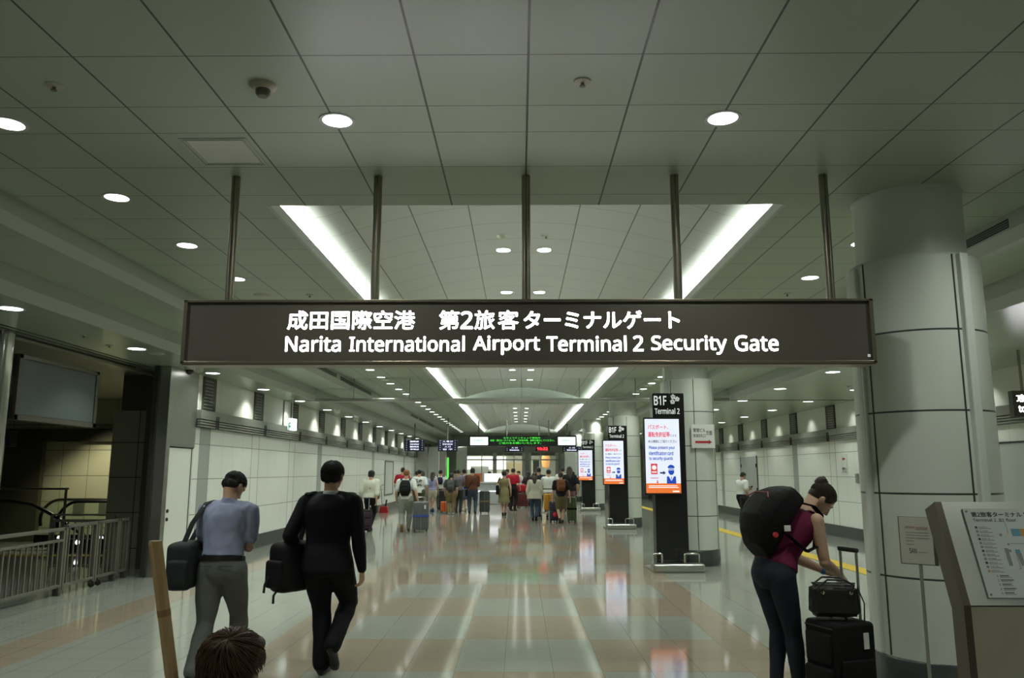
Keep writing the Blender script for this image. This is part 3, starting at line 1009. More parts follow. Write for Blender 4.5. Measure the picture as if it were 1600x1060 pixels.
def totem():
    """local: x across, front towards -y, z up"""
    t = thing('screen_totem', 'x', 'information screen')
    b = MB().box(-0.27, 0.27, -0.12, 0.12, 0.0, 2.92, 0.008).build('totem_body', m_black, t, local=True)
    fb = frame_front(-0.121)
    text_on('B1F', m_letter, b, -0.245, -0.03, 2.715, 2.875, fb, 0.025)
    text_on('Terminal 2', m_letter, b, -0.235, 0.19, 2.565, 2.665, fb, 0.018)
    flat_shape(m_letter, b, flower(0.085, 2.86, 0.042) + flower(0.155, 2.82, 0.042) + flower(0.075, 2.775, 0.042), fb, 'flower_logo')
    s = MB().box(-0.45, 0.17, -0.20, -0.12, 1.22, 2.50, 0.006).build('screen_housing', m_black, t, local=True)
    MB().box(-0.43, 0.15, -0.205, -0.195, 1.245, 2.475).build('screen', m_screen, s, local=True)
    f = frame_front(-0.2055)
    x0, x1 = -0.43, 0.15
    text_on('パスポート、', m_scr_red, s, x0 + 0.05, x0 + 0.40, 2.30, 2.38, f, 0.02)
    text_on('運転免許証等', m_scr_red, s, x0 + 0.05, x0 + 0.42, 2.17, 2.26, f, 0.02)
    text_on('による', m_scr_navy, s, x0 + 0.43, x0 + 0.53, 2.18, 2.22, f, 0.012)
    text_on('本人確認にご協力ください', m_scr_navy, s, x0 + 0.05, x0 + 0.54, 2.075, 2.125, f, 0.012)
    text_on('Please present your', m_scr_blue, s, x0 + 0.06, x0 + 0.50, 1.955, 2.025, f, 0.03)
    text_on('identification card', m_scr_blue, s, x0 + 0.06, x0 + 0.47, 1.87, 1.935, f, 0.03)
    text_on('to security guards', m_scr_blue, s, x0 + 0.06, x0 + 0.46, 1.775, 1.845, f, 0.03)
    # passport, card, arrow, guard
    flat_shape(m_scr_red, s, [rect(x0 + 0.085, x0 + 0.195, 1.555, 1.73)], f, 'passport_picture')
    f2 = frame_front(-0.2075)
    flat_shape(m_scr_pale, s, [disc(x0 + 0.140, 1.665, 0.037), rect(x0 + 0.10, x0 + 0.18, 1.580, 1.60)], f2, 'passport_mark')
    flat_shape(m_scr_red, s, [rect(x0 + 0.075, x0 + 0.215, 1.488, 1.498), disc(x0 + 0.19, 1.450, 0.010), [(x0 + 0.17, 1.41), (x0 + 0.21, 1.41), (x0 + 0.20, 1.435), (x0 + 0.18, 1.435)]], f, 'card_picture')
    flat_shape(m_scr_navy, s, [rect(x0 + 0.235, x0 + 0.295, 1.565, 1.590), [(x0 + 0.29, 1.545), (x0 + 0.335, 1.578), (x0 + 0.29, 1.612)]], f, 'arrow_mark')
    gx = x0 + 0.425
    cap = [(gx - 0.055, 1.655), (gx - 0.058, 1.675), (gx - 0.03, 1.705), (gx, 1.712), (gx + 0.03, 1.705), (gx + 0.058, 1.675), (gx + 0.055, 1.655)]
    flat_shape(m_scr_blue, s, [cap, rect(gx - 0.046, gx + 0.046, 1.632, 1.644),
                               [(gx - 0.05, 1.62), (gx + 0.05, 1.62), (gx + 0.046, 1.575), (gx + 0.02, 1.545), (gx - 0.02, 1.545), (gx - 0.046, 1.575)],
                               [(gx - 0.08, 1.40), (gx - 0.02, 1.40), (gx - 0.045, 1.52), (gx - 0.075, 1.52)],
                               [(gx - 0.02, 1.40), (gx + 0.02, 1.40), (gx + 0.045, 1.52), (gx + 0.005, 1.45), (gx - 0.005, 1.45), (gx - 0.045, 1.52)],
                               [(gx + 0.02, 1.40), (gx + 0.08, 1.40), (gx + 0.075, 1.52), (gx + 0.045, 1.52)],
                               [(gx - 0.006, 1.515), (gx + 0.006, 1.515), (gx + 0.004, 1.46), (gx - 0.004, 1.46)]], f, 'guard_picture')
    flat_shape(m_scr_or, s, [rect(x0, x1, 1.245, 1.405)], frame_front(-0.2052), 'orange_band')
    flat_shape(m_scr_pale, s, [rect(x0 + 0.04, x0 + 0.52, 1.357, 1.370), rect(x0 + 0.04, x0 + 0.54, 1.330, 1.343), rect(x0 + 0.44, x0 + 0.55, 1.262, 1.285)], f2, 'band_marking')
    # low guard rail at the foot
    MB().box(-0.42, 0.42, -0.56, -0.30, 0.02, 0.135, 0.03, 3).build('foot_rail', m_steel, t, local=True)
    MB().box(-0.40, 0.40, -0.53, 0.35, 0.0, 0.03, 0.01).build('foot_plate', m_steel, t, local=True)
    for xa, xb in ((-0.38, -0.24), (0.13, 0.36)):
        MB().sweep([(xa, -0.40, 0.09), (xa, -0.40, 0.27), (xa + 0.015, -0.40, 0.285), (xb - 0.015, -0.40, 0.285), (xb, -0.40, 0.27), (xb, -0.40, 0.09)], 0.015, 8).build('hoop', m_chrome, t, smooth=True, local=True)
    return t


tt = totem()
TOT = [(2.53, 13.72, 'tall black information totem with lit screen before the pillar bearing the arrow notice'),
       (2.84, 23.45, 'second tall black information totem along the pillar row, between two others'),
       (2.88, 33.9, 'tall black information totem standing deepest in the concourse, next to the crowd')]
for i, (x, y, l) in enumerate(TOT):
    o = tt if i == 0 else copy_tree(tt)
    o.location = (x, y, 0)
    o['label'] = l
    o.rotation_euler = (0, 0, R(2))

# white arrow notice on the second pillar
t = thing('notice_sign', 'white notice with black characters and red arrow on a round pillar', 'sign', (3.19, 13.985, 2.0), R(5))
MB().box(-0.205, 0.205, -0.004, 0.004, 0.0, 0.41).build('notice_board', m_paper, t, local=True)
f = frame_front(-0.0041)
text_on('管理ビル', m_ink, t, -0.17, 0.045, 0.275, 0.345, f, 0.02)
text_on('鉄道改札口', m_ink, t, -0.17, 0.045, 0.185, 0.245, f, 0.012)
text_on('方面', m_ink, t, 0.055, 0.165, 0.225, 0.305, f, 0.02)
flat_shape(m_inkr, t, [rect(-0.14, 0.10, 0.085, 0.125), [(0.10, 0.065), (0.155, 0.105), (0.10, 0.145)]], f, 'arrow_mark')

# white notice with a red arrow on the wall behind the pillars
t = thing('notice_sign', 'small white wall notice with a red arrow pointing to the door side', 'sign', (WR - 0.001, 19.8, 1.5))
MB().box(WR - 0.012, WR - 0.002, 19.62, 19.98, 1.52, 2.02).build('notice_board', m_paper, t)
f = Matrix(((0, 0, -1, -0.0125), (-1, 0, 0, 0), (0, 1, 0, 0), (0, 0, 0, 1)))
flat_shape(m_inkr, t, [rect(-0.03, 0.08, 0.385, 0.425), [(-0.03, 0.355), (-0.03, 0.455), (-0.10, 0.405)]], f, 'arrow_mark')
text_on('管理ビル', m_ink, t, -0.13, 0.13, 0.13, 0.20, f, 0.01)
text_on('方面', m_inkg, t, -0.13, 0.13, 0.07, 0.12, f, 0.01)
o = MB().box(WR - 0.05, WR - 0.001, 19.0, 19.12, 1.33, 1.55, 0.01).build('intercom', mat('intercom_grey', (0.25, 0.26, 0.25), 0.5))
tag(o, 'small grey wall box behind the pillars near the arrow notice', 'wall box')
# framed panel on the white wall
t = thing('wall_frame', 'tall narrow framed panel hanging on the white wall by the red stand', 'frame', (WL, 34.4, 1.0))
y0, y1 = 33.4, 35.6
mb = MB()
for a in ((y0, y0 + 0.08, 0.62, 2.05), (y1 - 0.08, y1, 0.62, 2.05), (y0, y1, 0.62, 0.67), (y0, y1, 2.0, 2.05)):
    mb.box(WL, WL + 0.03, a[0], a[1], a[2], a[3])
mb.build('frame_border', m_slotb, t)
MB().box(WL, WL + 0.012, y0 + 0.05, y1 - 0.05, 0.65, 2.02).build('panel', mat('frame_panel', (0.62, 0.65, 0.62), 0.4), t)

# ------------------------------------------------------------------ map stand
MX0, MX1 = 1.755, 2.95
t = thing('map_stand', 'steel lectern with a tilted terminal map board by the big pillar', 'map stand', (2.3, 3.4, 0))
side = [(3.225, 0.0), (3.245, 1.085), (3.40, 1.475), (3.485, 1.44), (3.335, 1.06), (3.32, 0.0)]
for a, b_ in ((MX0 - 0.028, MX0), (MX1, MX1 + 0.028)):
    MB().prism(side, 'x', a, b_).build('side_panel', mat('stand_side_brown', (0.10, 0.085, 0.065), 0.35, metal=0.5), t)
m_base_st = mat('stand_base_steel', (0.46, 0.44, 0.34), 0.42, metal=0.3, var=0.1, vscale=8)
MB().prism([(3.227, 0.0), (3.247, 1.08), (3.33, 1.06), (3.318, 0.0)], 'x', MX0, MX1).build('stand_base', m_base_st, t)
tilt = math.atan2(0.39, 0.155)
def board(mb, v0, v1, w0, w1, x0, x1, bev=0.0):
    """box on the tilted board: v along the slope from its lower edge, w out of it"""
    n0 = len(mb.bm.verts)
    mb.box(x0, x1, v0, v1, w0, w1, bev)
    mb.bm.verts.ensure_lookup_table()
    vs = mb.bm.verts[n0:] if not bev else list(mb.bm.verts)
    bmesh.ops.transform(mb.bm, matrix=Matrix.Translation((0, 3.245, 1.085)) @ Matrix.Rotation(tilt, 4, 'X'), verts=vs)
    return mb
L = math.hypot(0.155, 0.39)
fb = board(MB(), 0, L, -0.03, 0.0, MX0, MX1).build('board_frame', mat('board_steel', (0.50, 0.50, 0.46), 0.30, metal=0.75, var=0.06, vscale=12), t)
mp = board(MB(), 0.028, L - 0.032, 0.0, 0.008, MX0 + 0.075, MX1 - 0.075).build('map_panel', mat('map_white', (0.70, 0.74, 0.71), 0.35), t)
FB = Matrix.Translation((0 - 2.3, 3.245 - 3.4, 1.085)) @ Matrix.Rotation(tilt, 4, 'X') @ Matrix.Translation((MX0 + 0.075, 0.028, 0.0082))
PW, PH = MX1 - MX0 - 0.15, L - 0.060
# print is laid out on a 0..1 (down) sheet: px() turns a fraction of height into metres
m_mapb = mat('map_blue', (0.13, 0.36, 0.50), 0.5)
m_mapo = mat('map_orange', (0.60, 0.33, 0.06), 0.5)
m_mapg = mat('map_grey', (0.28, 0.30, 0.29), 0.5)
text_on('第2旅客ターミナル 地下1階', m_ink, mp, 0.028, 0.328, PH - 0.036, PH - 0.014, FB, 0.02)
text_on('Terminal 2  B1 floor', m_ink, mp, 0.030, 0.205, PH - 0.055, PH - 0.041, FB, 0.01)
ys = [0.075 + 0.0160 * k for k in range(12)]
leg = ['総合案内', '化粧室', '多目的', '授乳室', 'エスカ', '階段', '昇降機', '電話', '両替', '銀行', '待合', '改札']
for k, y in enumerate(ys):
    flat_shape(m_mapo if k == 11 else (m_mapg if k % 3 else m_ink), mp, [rect(0.028, 0.037, PH - y - 0.009, PH - y)], FB, 'legend_marking', 0.0006)
    text_on(leg[k], m_inkg, mp, 0.042, 0.042 + 0.034, PH - y - 0.0055, PH - y - 0.0005, FB, 0.0)
    flat_shape(m_inkg, mp, [rect(0.042, 0.092, PH - y - 0.0095, PH - y - 0.0080)], FB, 'legend_line', 0.0006)
for k in range(5):
    y = PH - 0.272 - 0.0165 * k
    text_on(str(k + 1), m_ink, mp, 0.056, 0.060, y - 0.009, y, FB, 0.01)
    flat_shape(m_inkg, mp, [rect(0.068, 0.068 + (0.05 if k % 2 else 0.036), y - 0.005, y - 0.0005), rect(0.068, 0.11, y - 0.0095, y - 0.008)], FB, 'legend_line', 0.0006)
z = lambda v: PH - v
for poly_ in [rect(0.170, 0.205, z(0.115), z(0.085)), [(0.176, z(0.385)), (0.215, z(0.385)), (0.205, z(0.225)), (0.181, z(0.225))], rect(0.162, 0.180, z(0.185), z(0.17))]:
    flat_shape(m_mapb, mp, [poly_], FB, 'blue_area_marking', 0.0006)
for poly_ in [rect(0.205, 0.242, z(0.115), z(0.085)), [(0.217, z(0.385)), (0.300, z(0.385)), (0.290, z(0.205)), (0.207, z(0.205))], rect(0.222, 0.240, z(0.185), z(0.165)), rect(0.30, 0.50, z(0.30), z(0.24))]:
    flat_shape(m_mapo, mp, [poly_], FB, 'orange_area_marking', 0.0006)
for poly_ in [[(0.169, z(0.235)), (0.182, z(0.235)), (0.182, z(0.185)), (0.164, z(0.185))], [(0.236, z(0.205)), (0.247, z(0.205)), (0.247, z(0.185)), (0.240, z(0.185))], rect(0.120, 0.134, z(0.235), z(0.165)), rect(0.128, 0.145, z(0.18), z(0.17)), rect(0.118, 0.128, z(0.115), z(0.105)), rect(0.138, 0.146, z(0.152), z(0.145)), rect(0.26, 0.29, z(0.075), z(0.06)), rect(0.33, 0.36, z(0.07), z(0.055))]:
    flat_shape(m_mapg, mp, [poly_], FB, 'grey_area_marking', 0.0006)
flat_shape(m_inkg, mp, [rect(0.125, 0.155, z(0.0555), z(0.0545)), rect(0.155, 0.156, z(0.105), z(0.0545)), rect(0.15, 0.42, z(0.146), z(0.145)), rect(0.15, 0.162, z(0.248), z(0.247)), rect(0.161, 0.162, z(0.248), z(0.18)), rect(0.24, 0.36, z(0.088), z(0.087)), rect(0.35, 0.42, z(0.12), z(0.119))], FB, 'plan_line', 0.0006)
flat_shape(m_inkr, mp, [rect(0.245, 0.258, z(0.073), z(0.060)), rect(0.262, 0.266, z(0.21), z(0.19)), rect(0.272, 0.276, z(0.21), z(0.19))], FB, 'red_marking', 0.0006)
flat_shape(m_paper, mp, [disc(0.20, z(0.31), 0.006, 12), disc(0.232, z(0.31), 0.006, 12), disc(0.19, z(0.27), 0.005, 12), disc(0.25, z(0.26), 0.005, 12)], FB, 'white_marking', 0.0012)
flat_shape(m_ink, mp, [rect(0.192, 0.204, z(0.375), z(0.36)), rect(0.245, 0.255, z(0.29), z(0.275)), rect(0.185, 0.195, z(0.272), z(0.262))], FB, 'black_marking', 0.0009)
for x in (0.012, PW - 0.012, PW / 2 - 0.2):
    for y in (0.012, PH - 0.012):
        mb = MB().cyl((x, y, 0), (x, y, 0.002), 0.004, seg=10)
        bmesh.ops.transform(mb.bm, matrix=FB, verts=mb.bm.verts)
        mb.build('screw', m_inkg, mp, local=True)

# ------------------------------------------------------------------ notice holder on a thin pole
t = thing('notice_stand', 'paper notice in a frame on a thin steel pole before the big pillar', 'sign stand', (2.40, 4.95, 0), R(-42))
MB().cyl((0, 0, 0.012), (0, 0, 1.12), 0.010, seg=14).build('pole', m_steel, t, smooth=True, local=True)
MB().lathe([(0.0, 0.012), (0.10, 0.010), (0.11, 0.0), (0.0, 0.0)], seg=28).build('foot', m_steel, t, smooth=True, local=True)
fb = MB().box(-0.105, 0.105, -0.020, -0.004, 1.05, 1.33, 0.003).build('notice_frame', mat('notice_frame_dark', (0.07, 0.068, 0.05), 0.4), t, local=True)
MB().box(-0.098, 0.086, -0.023, -0.019, 1.055, 1.328).build('paper', mat('notice_paper', (0.47, 0.47, 0.41), 0.7), t, local=True)
f = frame_front(-0.0232)
flat_shape(mat('ink_faded_red', (0.36, 0.26, 0.22), 0.6), t, [rect(-0.066, -0.012, 1.262, 1.274), rect(-0.006, 0.062, 1.255, 1.272)], f, 'heading_marking', 0.0006)
for poly_ in [rect(-0.066, 0.066, 1.235 - 0.016 * k, 1.239 - 0.016 * k) for k in range(3)] + [rect(-0.066, -0.02, 1.185, 1.189), rect(-0.066, -0.022, 1.165, 1.169), rect(0.0, 0.055, 1.122, 1.125)]:
    flat_shape(m_inkg, t, [poly_], f, 'text_line', 0.0006)
text_on('SAN', m_ink, t, -0.05, -0.008, 1.115, 1.145, f, 0.01)

# ------------------------------------------------------------------ dark monitor over the fence
t = thing('display_board', 'large blank dark display in a steel frame above the fence', 'display', (-6.1, 10.3, 2.2))
m_blank = mat('blank_screen', (0.075, 0.092, 0.098), 0.32)
MB().box(-6.22, -6.10, 9.56, 11.42, 2.22, 3.02).build('display_housing', mat('display_bezel', (0.12, 0.115, 0.09), 0.35, metal=0.6), t)
MB().box(-6.10, -6.095, 9.62, 11.34, 2.29, 2.96).build('screen', m_blank, t)
mb = MB()
mb.box(-6.10, -6.085, 9.56, 11.42, 2.22, 2.28)
mb.box(-6.10, -6.085, 9.56, 11.42, 2.97, 3.02)
mb.box(-6.10, -6.085, 9.56, 9.62, 2.22, 3.02)
mb.box(-6.10, -6.085, 11.35, 11.42, 2.22, 3.02)
mb.build('bezel', mat('display_bezel', (0.12, 0.115, 0.09), 0.35, metal=0.6), t)
MB().box(-6.21, -6.15, 9.502, 9.56, 2.5, 2.75).build('bracket', m_steel, t)
o = MB().lathe([(0.11, 0.0), (0.11, ZL - 0.001)], (-6.19, 9.39, 0), 40).build('steel_post', m_chrome, None, smooth=True)
tag(o, 'round polished steel post beside the blank display', 'post')
t = thing('hall_sign', 'dark blue hanging sign box beyond the blank display', 'sign', (-10.5, 14.6, 2.0))
MB().box(-11.0, -9.30, 14.55, 14.75, 2.05, 2.33, 0.01).build('sign_box', mat('sign_navy', (0.006, 0.008, 0.03), 0.4), t)
MB().box(-9.95, -9.85, 14.6, 14.7, 0.0, 2.05).build('sign_post', mat('sign_navy', (0.006, 0.008, 0.03), 0.4), t)

# ------------------------------------------------------------------ folding fence in front of the escalators
m_fence = mat('fence_steel', (0.21, 0.205, 0.17), 0.38, metal=0.6)
FX = -6.04


def fence_panel(y0, y1, label, zt, mid=None, castor=None, feet=()):
    t = thing('fence_panel', label, 'fence', (FX, y0, 0))
    for y in (y0 + 0.02, y1 - 0.02):
        MB().box(FX - 0.025, FX + 0.025, y - 0.022, y + 0.022, 0.06, zt, 0.006).build('post', m_fence, t)
    MB().box(FX - 0.025, FX + 0.025, y0, y1, zt - 0.045, zt, 0.008).build('top_rail', m_fence, t)
    zb = zt - 0.045
    if mid:
        MB().box(FX - 0.022, FX + 0.022, y0, y1, mid - 0.035, mid, 0.006).build('middle_rail', m_fence, t)
        zb = mid - 0.035
    MB().box(FX - 0.022, FX + 0.022, y0, y1, 0.10, 0.14, 0.006).build('bottom_rail', m_fence, t)
    n = max(2, round((y1 - y0) / 0.115))
    for k in range(1, n):
        y = y0 + (y1 - y0) * k / n
        MB().box(FX - 0.008, FX + 0.008, y - 0.011, y + 0.011, 0.14, zb).build('bar', m_fence, t)
    for y in feet:
        MB().box(FX - 0.04, FX + 0.04, y - 0.03, y + 0.03, 0.0, 0.11, 0.005).build('foot', m_slot, t)
    for y in (castor or []):
        MB().cyl((FX + 0.03, y - 0.012, 0.045), (FX + 0.03, y + 0.012, 0.045), 0.045, seg=18).build('caster', m_blackm, t, smooth=True)
        MB().box(FX - 0.01, FX + 0.04, y - 0.016, y + 0.016, 0.05, 0.11).build('caster_fork', m_slot, t)
    return t


fence_panel(6.6, 8.62, 'railing panel with a middle rail, partly outside the view under the blank display', 0.87, 0.72, None, (7.6,))
fence_panel(8.64, 10.78, 'long railing panel with a middle rail beneath the blank display', 0.87, 0.72, None, (9.0, 10.72))
fence_panel(10.80, 11.60, 'short gate panel of the railing with a small caster, next to the long panel', 0.90, None, (11.52,), ())
fence_panel(11.62, 12.22, 'short gate panel of the railing nearer the steel column', 0.90, None, (11.70,), (12.16,))
fence_panel(12.24, 13.3 - 0.75, 'last short railing panel against the steel column', 0.90, None, None, (12.5,))
t = thing('fence_panel', 'railing section behind the shutter guide before the beige pillar', 'fence', (-6.6, 13.0, 0))
for k in range(9):
    x = -7.45 + 0.11 * k
    MB().box(x - 0.011, x + 0.011, 13.0 - 0.008, 13.0 + 0.008, 0.14, 0.80).build('bar', m_fence, t)
MB().box(-7.5, -6.5, 12.98, 13.02, 0.80, 0.845, 0.006).build('top_rail', m_fence, t)
MB().box(-7.5, -6.5, 12.98, 13.02, 0.10, 0.14, 0.006).build('bottom_rail', m_fence, t)
for x in (-7.5, -6.5):
    MB().box(x - 0.02, x + 0.02, 12.98, 13.02, 0.0, 0.90).build('post', m_fence, t)
MB().box(-7.5, -6.5, 12.985, 13.015, 0.90, 0.93).build('upper_rail', m_fence, t)

# ------------------------------------------------------------------ escalators in the hall
m_rubber = mat('handrail_rubber', (0.012, 0.012, 0.010), 0.3)
m_eglass = m_glass


def balustrade(y, x0, x1, down, label, floor_z=0.0):
    """handrail loop: newel at x0, level to x1, then sloping down by `down`"""
    t = thing('escalator_balustrade', label, 'escalator', (x0, y, 0))
    zt, r = 1.0, 0.42
    arc = [(x0 + r - r * math.cos(a) * 1.0, zt - r + r * math.sin(a)) for a in [R(k * 10) for k in range(-2, 10)]]
    pts = arc + [(x1, zt)]
    if down:
        pts += [(x1 + 0.25, zt - 0.03), (x1 + 0.5, zt - 0.14), (x1 + 0.5 + down, zt - 0.14 - 0.577 * down)]
    MB().sweep([(u, y, v) for u, v in pts], [(0.045, 0.03)] * len(pts), 10, hint=(0, 1, 0)).build('handrail', m_rubber, t, smooth=True)
    xe = pts[-1][0]
    gp = [(u + 0.0, v - 0.03) for u, v in pts] + [(xe, max(pts[-1][1] - 0.85, -0.9)), (x1 + 0.4, 0.14), (x0 + 0.12, 0.14)]
    MB().prism(gp, 'y', y - 0.006, y + 0.006).build('glass_panel', m_eglass, t)
    sk = [(x0 - 0.05, 0.0), (x0 - 0.05, 0.26), (x1 + 0.35, 0.26), (xe, max(pts[-1][1] - 0.75, -0.6)), (xe, -0.7), (x1, -0.7), (x1, 0.0)]
    MB().prism(sk, 'y', y - 0.09, y + 0.09).build('skirt', m_black, t)
    for k in range(2):
        x = x0 + 0.5 + k * 0.9
        MB().cyl((x, y - 0.10, 0.20), (x, y - 0.085, 0.20), 0.045, seg=14).build('skirt_reflection', mat('skirt_reflection_glow', (1, 1, 1), 0.4, emit=3.0), t)  # glowing discs imitate light reflected in the black skirt
    return t


balustrade(16.4, -9.35, -8.3, 1.2, 'escalator side with black handrail, the one ahead of its twin')
balustrade(17.5, -10.35, -8.6, 1.2, 'escalator side with black handrail, set behind its twin near the beige wall')
t = thing('escalator_balustrade', 'glass escalator side sloping down beyond the fence, under the dark rail band', 'escalator', (-13, 16.9, 0))
MB().sweep([(-13.2, 16.9, 0.98), (-10.7, 16.9, 1.0), (-10.2, 16.9, 0.93), (-9.8, 16.9, 0.74), (-9.0, 16.9, 0.26)], 0.04, 10).build('handrail', m_rubber, t, smooth=True)
MB().prism([(-13.2, 0.12), (-13.2, 0.95), (-10.7, 0.97), (-10.2, 0.90), (-9.8, 0.71), (-9.5, 0.5), (-9.5, 0.12)], 'y', 16.894, 16.906).build('glass_panel', m_eglass, t)
t = thing('guard_rail', 'steel framed glass guard in the escalator hall', 'railing', (-11, 16.0, 0))
MB().box(-13.4, -8.95, 15.98, 16.02, 1.24, 1.28, 0.006).build('top_rail', m_steel, t)
for x in (-12.2, -10.6, -9.0):
    MB().box(x - 0.02, x + 0.02, 15.98, 16.02, 0, 1.25, 0.005).build('post', m_slotb, t)
MB().box(-13.4, -9.0, 15.995, 16.005, 0.10, 1.22).build('pane', m_glass, t)
for k, x in enumerate((-10.35, -9.75)):
    o = MB().box(x - 0.12, x + 0.12, HB - 0.03, HB - 0.001, 0.62, 0.95).build('wall_notice', m_slotb)
    tag(o, 'small dark panel on the beige hall wall, %s' % ('beside the dark return' if k == 0 else 'toward the beige pillar'), 'panel')

# ------------------------------------------------------------------ ceiling fittings
def fit(name, label, cat, x, y, z, prof, m, group=None):
    o = MB().lathe(prof, (0, 0, 0), 24).build(name, m, None, smooth=True)
    o.location = (x, y, z)
    tag(o, label, cat, group)
    return o


m_fit = mat('fitting_cream', (0.40, 0.39, 0.30), 0.5)
m_fitd = mat('fitting_dark', (0.12, 0.115, 0.09), 0.4)


def sprinkler(x, y, z, label):
    t = thing('sprinkler', label, 'sprinkler', (x, y, z))
    MB().lathe([(0.0, -0.012), (0.03, -0.012), (0.048, -0.006), (0.05, 0.0)], seg=22).build('escutcheon', m_fit, t, smooth=True, local=True)
    MB().lathe([(0.0, -0.034), (0.016, -0.033), (0.018, -0.028), (0.008, -0.026), (0.010, -0.010)], seg=14).build('nozzle', m_fitd, t, smooth=True, local=True)


sprinkler(-2.67, 4.25, ZC, 'small sprinkler head in the ceiling, nearest the escalator side')
sprinkler(0.36, 4.23, ZC, 'small sprinkler head in the ceiling ahead of the middle sign post')
sprinkler(-2.63, 9.75, ZC, 'small sprinkler head in the flat ceiling just above the overhead sign')
sprinkler(3.34, 9.74, ZC, 'small sprinkler head in the ceiling between the sign and the big pillar')
sprinkler(0.31, 8.9, vault_z(0.31), 'small sprinkler head before the first vault downlight, pillar-side')
sprinkler(-5.40, 9.68, ZL, 'small sprinkler in the low ceiling near the steel column')
sprinkler(-5.50, 10.5, ZL, 'small sprinkler in the low ceiling farther toward the shutter guide')
sprinkler(6.49, 15.73, ZL, 'small sprinkler in the low ceiling behind the pillars')
t = thing('smoke_detector', 'round smoke detector hanging in the ceiling above the first sign post', 'detector', (-1.47, 4.26, ZC))
MB().lathe([(0.0, -0.03), (0.055, -0.03), (0.075, -0.012), (0.078, 0.0)], seg=28).build('detector_base', m_fit, t, smooth=True, local=True)
MB().lathe([(0.0, -0.072), (0.028, -0.070), (0.040, -0.055), (0.042, -0.03)], seg=20).build('detector_head', m_fitd, t, smooth=True, local=True)
t = thing('smoke_detector', 'small smoke detector before the first vault downlight, escalator-side', 'detector', (-0.20, 8.9, vault_z(-0.20)))
MB().lathe([(0.0, -0.03), (0.04, -0.028), (0.06, -0.010), (0.062, 0.0)], seg=24).build('detector_base', m_fit, t, smooth=True, local=True)
fit('ceiling_speaker', 'flat round speaker grille in the ceiling above the sign', 'speaker', -3.23, 9.75, ZC, [(0.0, -0.012), (0.09, -0.012), (0.11, 0.0)], m_fit)
fit('ceiling_speaker', 'flat round speaker grille in the low ceiling by the steel column', 'speaker', -5.20, 11.25, ZL, [(0.0, -0.012), (0.09, -0.012), (0.11, 0.0)], m_fit)
# access hatch
t = thing('ceiling_hatch', 'square access hatch with a thin frame in the near ceiling', 'hatch', (-2.045, 5.22, ZC))
x0, x1, y0, y1 = -2.275, -1.82, 4.99, 5.46
mb = MB()
for d, w in ((0.0, 0.012), (0.028, 0.010)):
    a, b_, c_, e_ = x0 + d, x1 - d, y0 + d, y1 - d
    mb.box(a, b_, c_, c_ + w, ZC - 0.005, ZC - 0.0005)
    mb.box(a, b_, e_ - w, e_, ZC - 0.005, ZC - 0.0005)
    mb.box(a, a + w, c_ + w, e_ - w, ZC - 0.005, ZC - 0.0005)
    mb.box(b_ - w, b_, c_ + w, e_ - w, ZC - 0.005, ZC - 0.0005)
mb.build('hatch_frame', mat('hatch_paint', (0.40, 0.43, 0.37), 0.4), t)
MB().box(x0 + 0.035, x1 - 0.035, y0 + 0.035, y1 - 0.035, ZC - 0.002, ZC - 0.0004).build('hatch_panel', mat('hatch_leaf', (0.48, 0.51, 0.44), 0.35), t)

# air slots in the fascias
def fascia_vent(x, sgn, y0, y1, label):
    t = thing('air_vent', label, 'vent', (x, y0, 3.66))
    a, b_ = sorted((x, x - sgn * 0.004))
    MB().box(a, b_, y0, y1, 3.665, 3.745).build('vent_back', m_raild, t)
    mb = MB()
    for k in range(3):
        a, b_ = sorted((x - sgn * 0.004, x - sgn * 0.008))
        mb.box(a, b_, y0, y1, 3.680 + 0.02 * k, 3.686 + 0.02 * k)
    mb.build('slat', m_slotb, t)


fascia_vent(4.2, 1, 6.62, 8.6, 'black slotted air vent in the fascia behind the big pillar')
for k, (a, b_) in enumerate(((15.2, 17.6), (18.0, 21.8), (30.0, 32.0), (32.4, 35.0), (35.4, 38.0))):
    fascia_vent(-4.08, -1, a, b_, ['first', 'second', 'third', 'fourth', 'fifth'][k] + ' black slotted air vent along the escalator-side fascia')
for k, (a, b_) in enumerate(((12.0, 14.0), (22.6, 25.0))):
    fascia_vent(4.2, 1, a, b_, 'black slotted air vent in the fascia beside the %s pillar in the row' % ['second', 'third'][k])

# dome camera, exit sign
t = thing('dome_camera', 'small dome camera under the low ceiling beside the end of the big sign', 'camera', (-5.34, 12.75, ZL))
MB().lathe([(0.0, -0.05), (0.075, -0.05), (0.085, -0.02), (0.085, 0.0)], seg=28).build('camera_housing', m_plain, t, smooth=True, local=True)
MB().lathe([(0.0, -0.125), (0.03, -0.12), (0.052, -0.10), (0.065, -0.07), (0.066, -0.05)], seg=28).build('dome', m_black, t, smooth=True, local=True)
t = thing('exit_sign', 'small lit green exit sign hanging on a thin rod by the white wall', 'sign', (-5.27, 18.45, 2.5))
MB().cyl((-5.27, 18.45, 2.80), (-5.27, 18.45, ZL), 0.012, seg=10).build('rod', m_plain, t)
MB().box(-5.32, -5.22, 18.30, 18.70, 2.54, 2.81, 0.006).build('sign_box', mat('exit_white', (0.8, 0.85, 0.8), 0.4, emit=1.3, emit_c=(0.85, 1, 0.92)), t)
flat_shape(mat('exit_green', (0.0, 0.25, 0.13), 0.4, emit=0.5, emit_c=(0.02, 0.5, 0.28)), t, [rect(-0.032, -0.012, 0.13, 0.30), rect(-0.012, 0.02, 0.20, 0.24), disc(0.0, 0.30, 0.018, 10)], frame_front(-0.152, 0, -0.10), 'running_figure_marking', 0.002)

